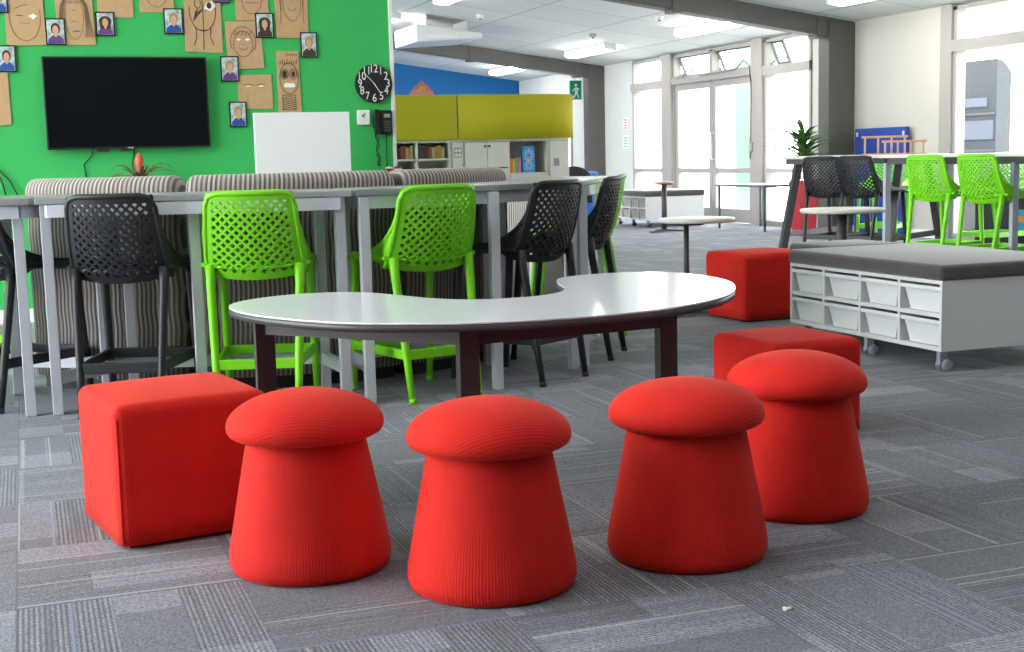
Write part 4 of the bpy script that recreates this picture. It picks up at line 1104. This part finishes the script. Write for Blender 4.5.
# black bin with blue label at far right
t = thing('storage_bin', 'black bin with a bright blue label beyond the right stools', 'bin', (9.0, 10.15, 0))
MB().box(-.25, .25, -.5, .5, 0, .56).build('bin_body', M['black'], t, bevel=.02, seg=3)
MB().box(-.262, -.251, -.35, -.05, .20, .40).build('blue_label', M['lightblue'], t)
e = MB().box(-.264, -.262, -.28, -.10, .28, .34).build('label_mark', M['orange'], t)
t = thing('white_box', 'low white box on top of the black bin', 'box', (9.0, 10.15, .56)); MB().box(-.2, .2, -.42, .42, 0, .11).build('box_body', M['white_mel'], t, bevel=.01); MB().box(-.21, .21, -.43, .43, .11, .13).build('box_lid', M['white_mel'], t, bevel=.005)
# far corner chair and blue screens
t = thing('swivel_chair', 'dark rounded chair back peeping over the right end of the tables', 'chair', (6.55, 15.6, 0), math.radians(-15))
bk = MB(); n = 14; pol = [(-.26, .40), (-.25, .72)] + [(.25 * math.cos(PI - PI * i / n) , .72 + .15 * math.sin(PI * i / n)) for i in range(1, n)] + [(.25, .72), (.26, .40)]
bk.extr(pol, -.03, .03); bk.build('backrest', M['black_pl'], t, bevel=.012, seg=3)
MB().box(-.25, .25, 0.03, .50, .40, .46).build('seat', M['black_pl'], t, bevel=.02, seg=3)
MB().tube([(0, .25, .05), (0, .25, .40)], .03, 12).build('column', M['dark_edge'], t)
bs = MB()
for k in range(5): bs.bar((0, .25, .07), (.26 * math.cos(k * 1.2566), .25 + .26 * math.sin(k * 1.2566), .03), .05, .03)
for k in range(5): bs.lathe([(.02, 0), (.026, .02), (.02, .04)], 10, (.26 * math.cos(k * 1.2566), .25 + .26 * math.sin(k * 1.2566), 0))
bs.build('star_base', M['dark_edge'], t)
for x, y, w, h, lab in ((6.62, 16.35, .30, .66, 'blue padded stool behind the swivel chair, left one'), (7.26, 16.75, .24, .78, 'blue padded stool beside the far bench, right one')):
    t = thing('blue_ottoman', lab, 'ottoman', (x, y, 0), 0, 'blue padded stools by the far bench')
    MB().box(-w / 2, w / 2, -.12, .12, .03, h).build('padded_body', M['blue_pl'], t, bevel=.02, seg=3)
    MB().box(-w / 2 + .03, w / 2 - .03, -.09, .09, 0, .03).build('base_board', M['black'], t)
# notices
for z0, z1, m_, lab in ((1.40, 1.60, 'pink', 'pinkish paper notice on the white wall left of the windows, upper'), (1.10, 1.32, 'teal', 'grey-green paper notice on the white wall, lower')):
    t = thing('paper_notice', lab, 'notice', (WX - .004, 20.05, z0))
    MB().box(-.002, .002, -.09, .09, 0, z1 - z0).build('paper_sheet', M['paper'], t)
    e = MB()
    for k in range(4): e.box(-.003, -.002, -.07, .07, .02 + k * .045, .045 + k * .045)
    e.build('printed_lines', M[m_], t)
MBs = MB().box(0, .022, 0, .009, 0, .004).box(.006, .012, .004, .014, .0, .005)
tag(MBs.build('paper_scrap', M['crumb'], loc=(1.503, 2.417, 0.0005), rz=.3), 'tiny white paper scrap on the carpet at the lower right', 'scrap')

# ------------------------------------------------------------------ light and camera
w = bpy.data.worlds.new('World'); bpy.context.scene.world = w; w.use_nodes = True
bg = w.node_tree.nodes['Background']; bg.inputs[0].default_value = (.93, .97, 1.0, 1); bg.inputs[1].default_value = 3.4

cam = bpy.data.cameras.new('camera'); co = bpy.data.objects.new('camera', cam); C.objects.link(co)
cam.sensor_width = 36; cam.lens = 1321 / 1024 * 36; cam.clip_start = .05; cam.clip_end = 200
ya, pi_, ro = .350001, .127036, .0242356
cy_, sy_ = math.cos(ya), math.sin(ya); cp, sp = math.cos(pi_), math.sin(pi_)
fw = Vector((sy_ * cp, cy_ * cp, -sp)); r_ = Vector((cy_, -sy_, 0)); d_ = fw.cross(r_)
r2 = r_ * math.cos(ro) + d_ * math.sin(ro); d2 = -r_ * math.sin(ro) + d_ * math.cos(ro)
mw = Matrix((r2, -d2, -fw)).transposed().to_4x4(); mw.translation = (0, 0, 1.0)
co.matrix_world = mw
S = bpy.context.scene; S.camera = co
S.view_settings.view_transform = 'Standard'; S.view_settings.look = 'None'; S.view_settings.gamma = 1; S.view_settings.use_curve_mapping = False
S.view_settings.exposure = 1.72
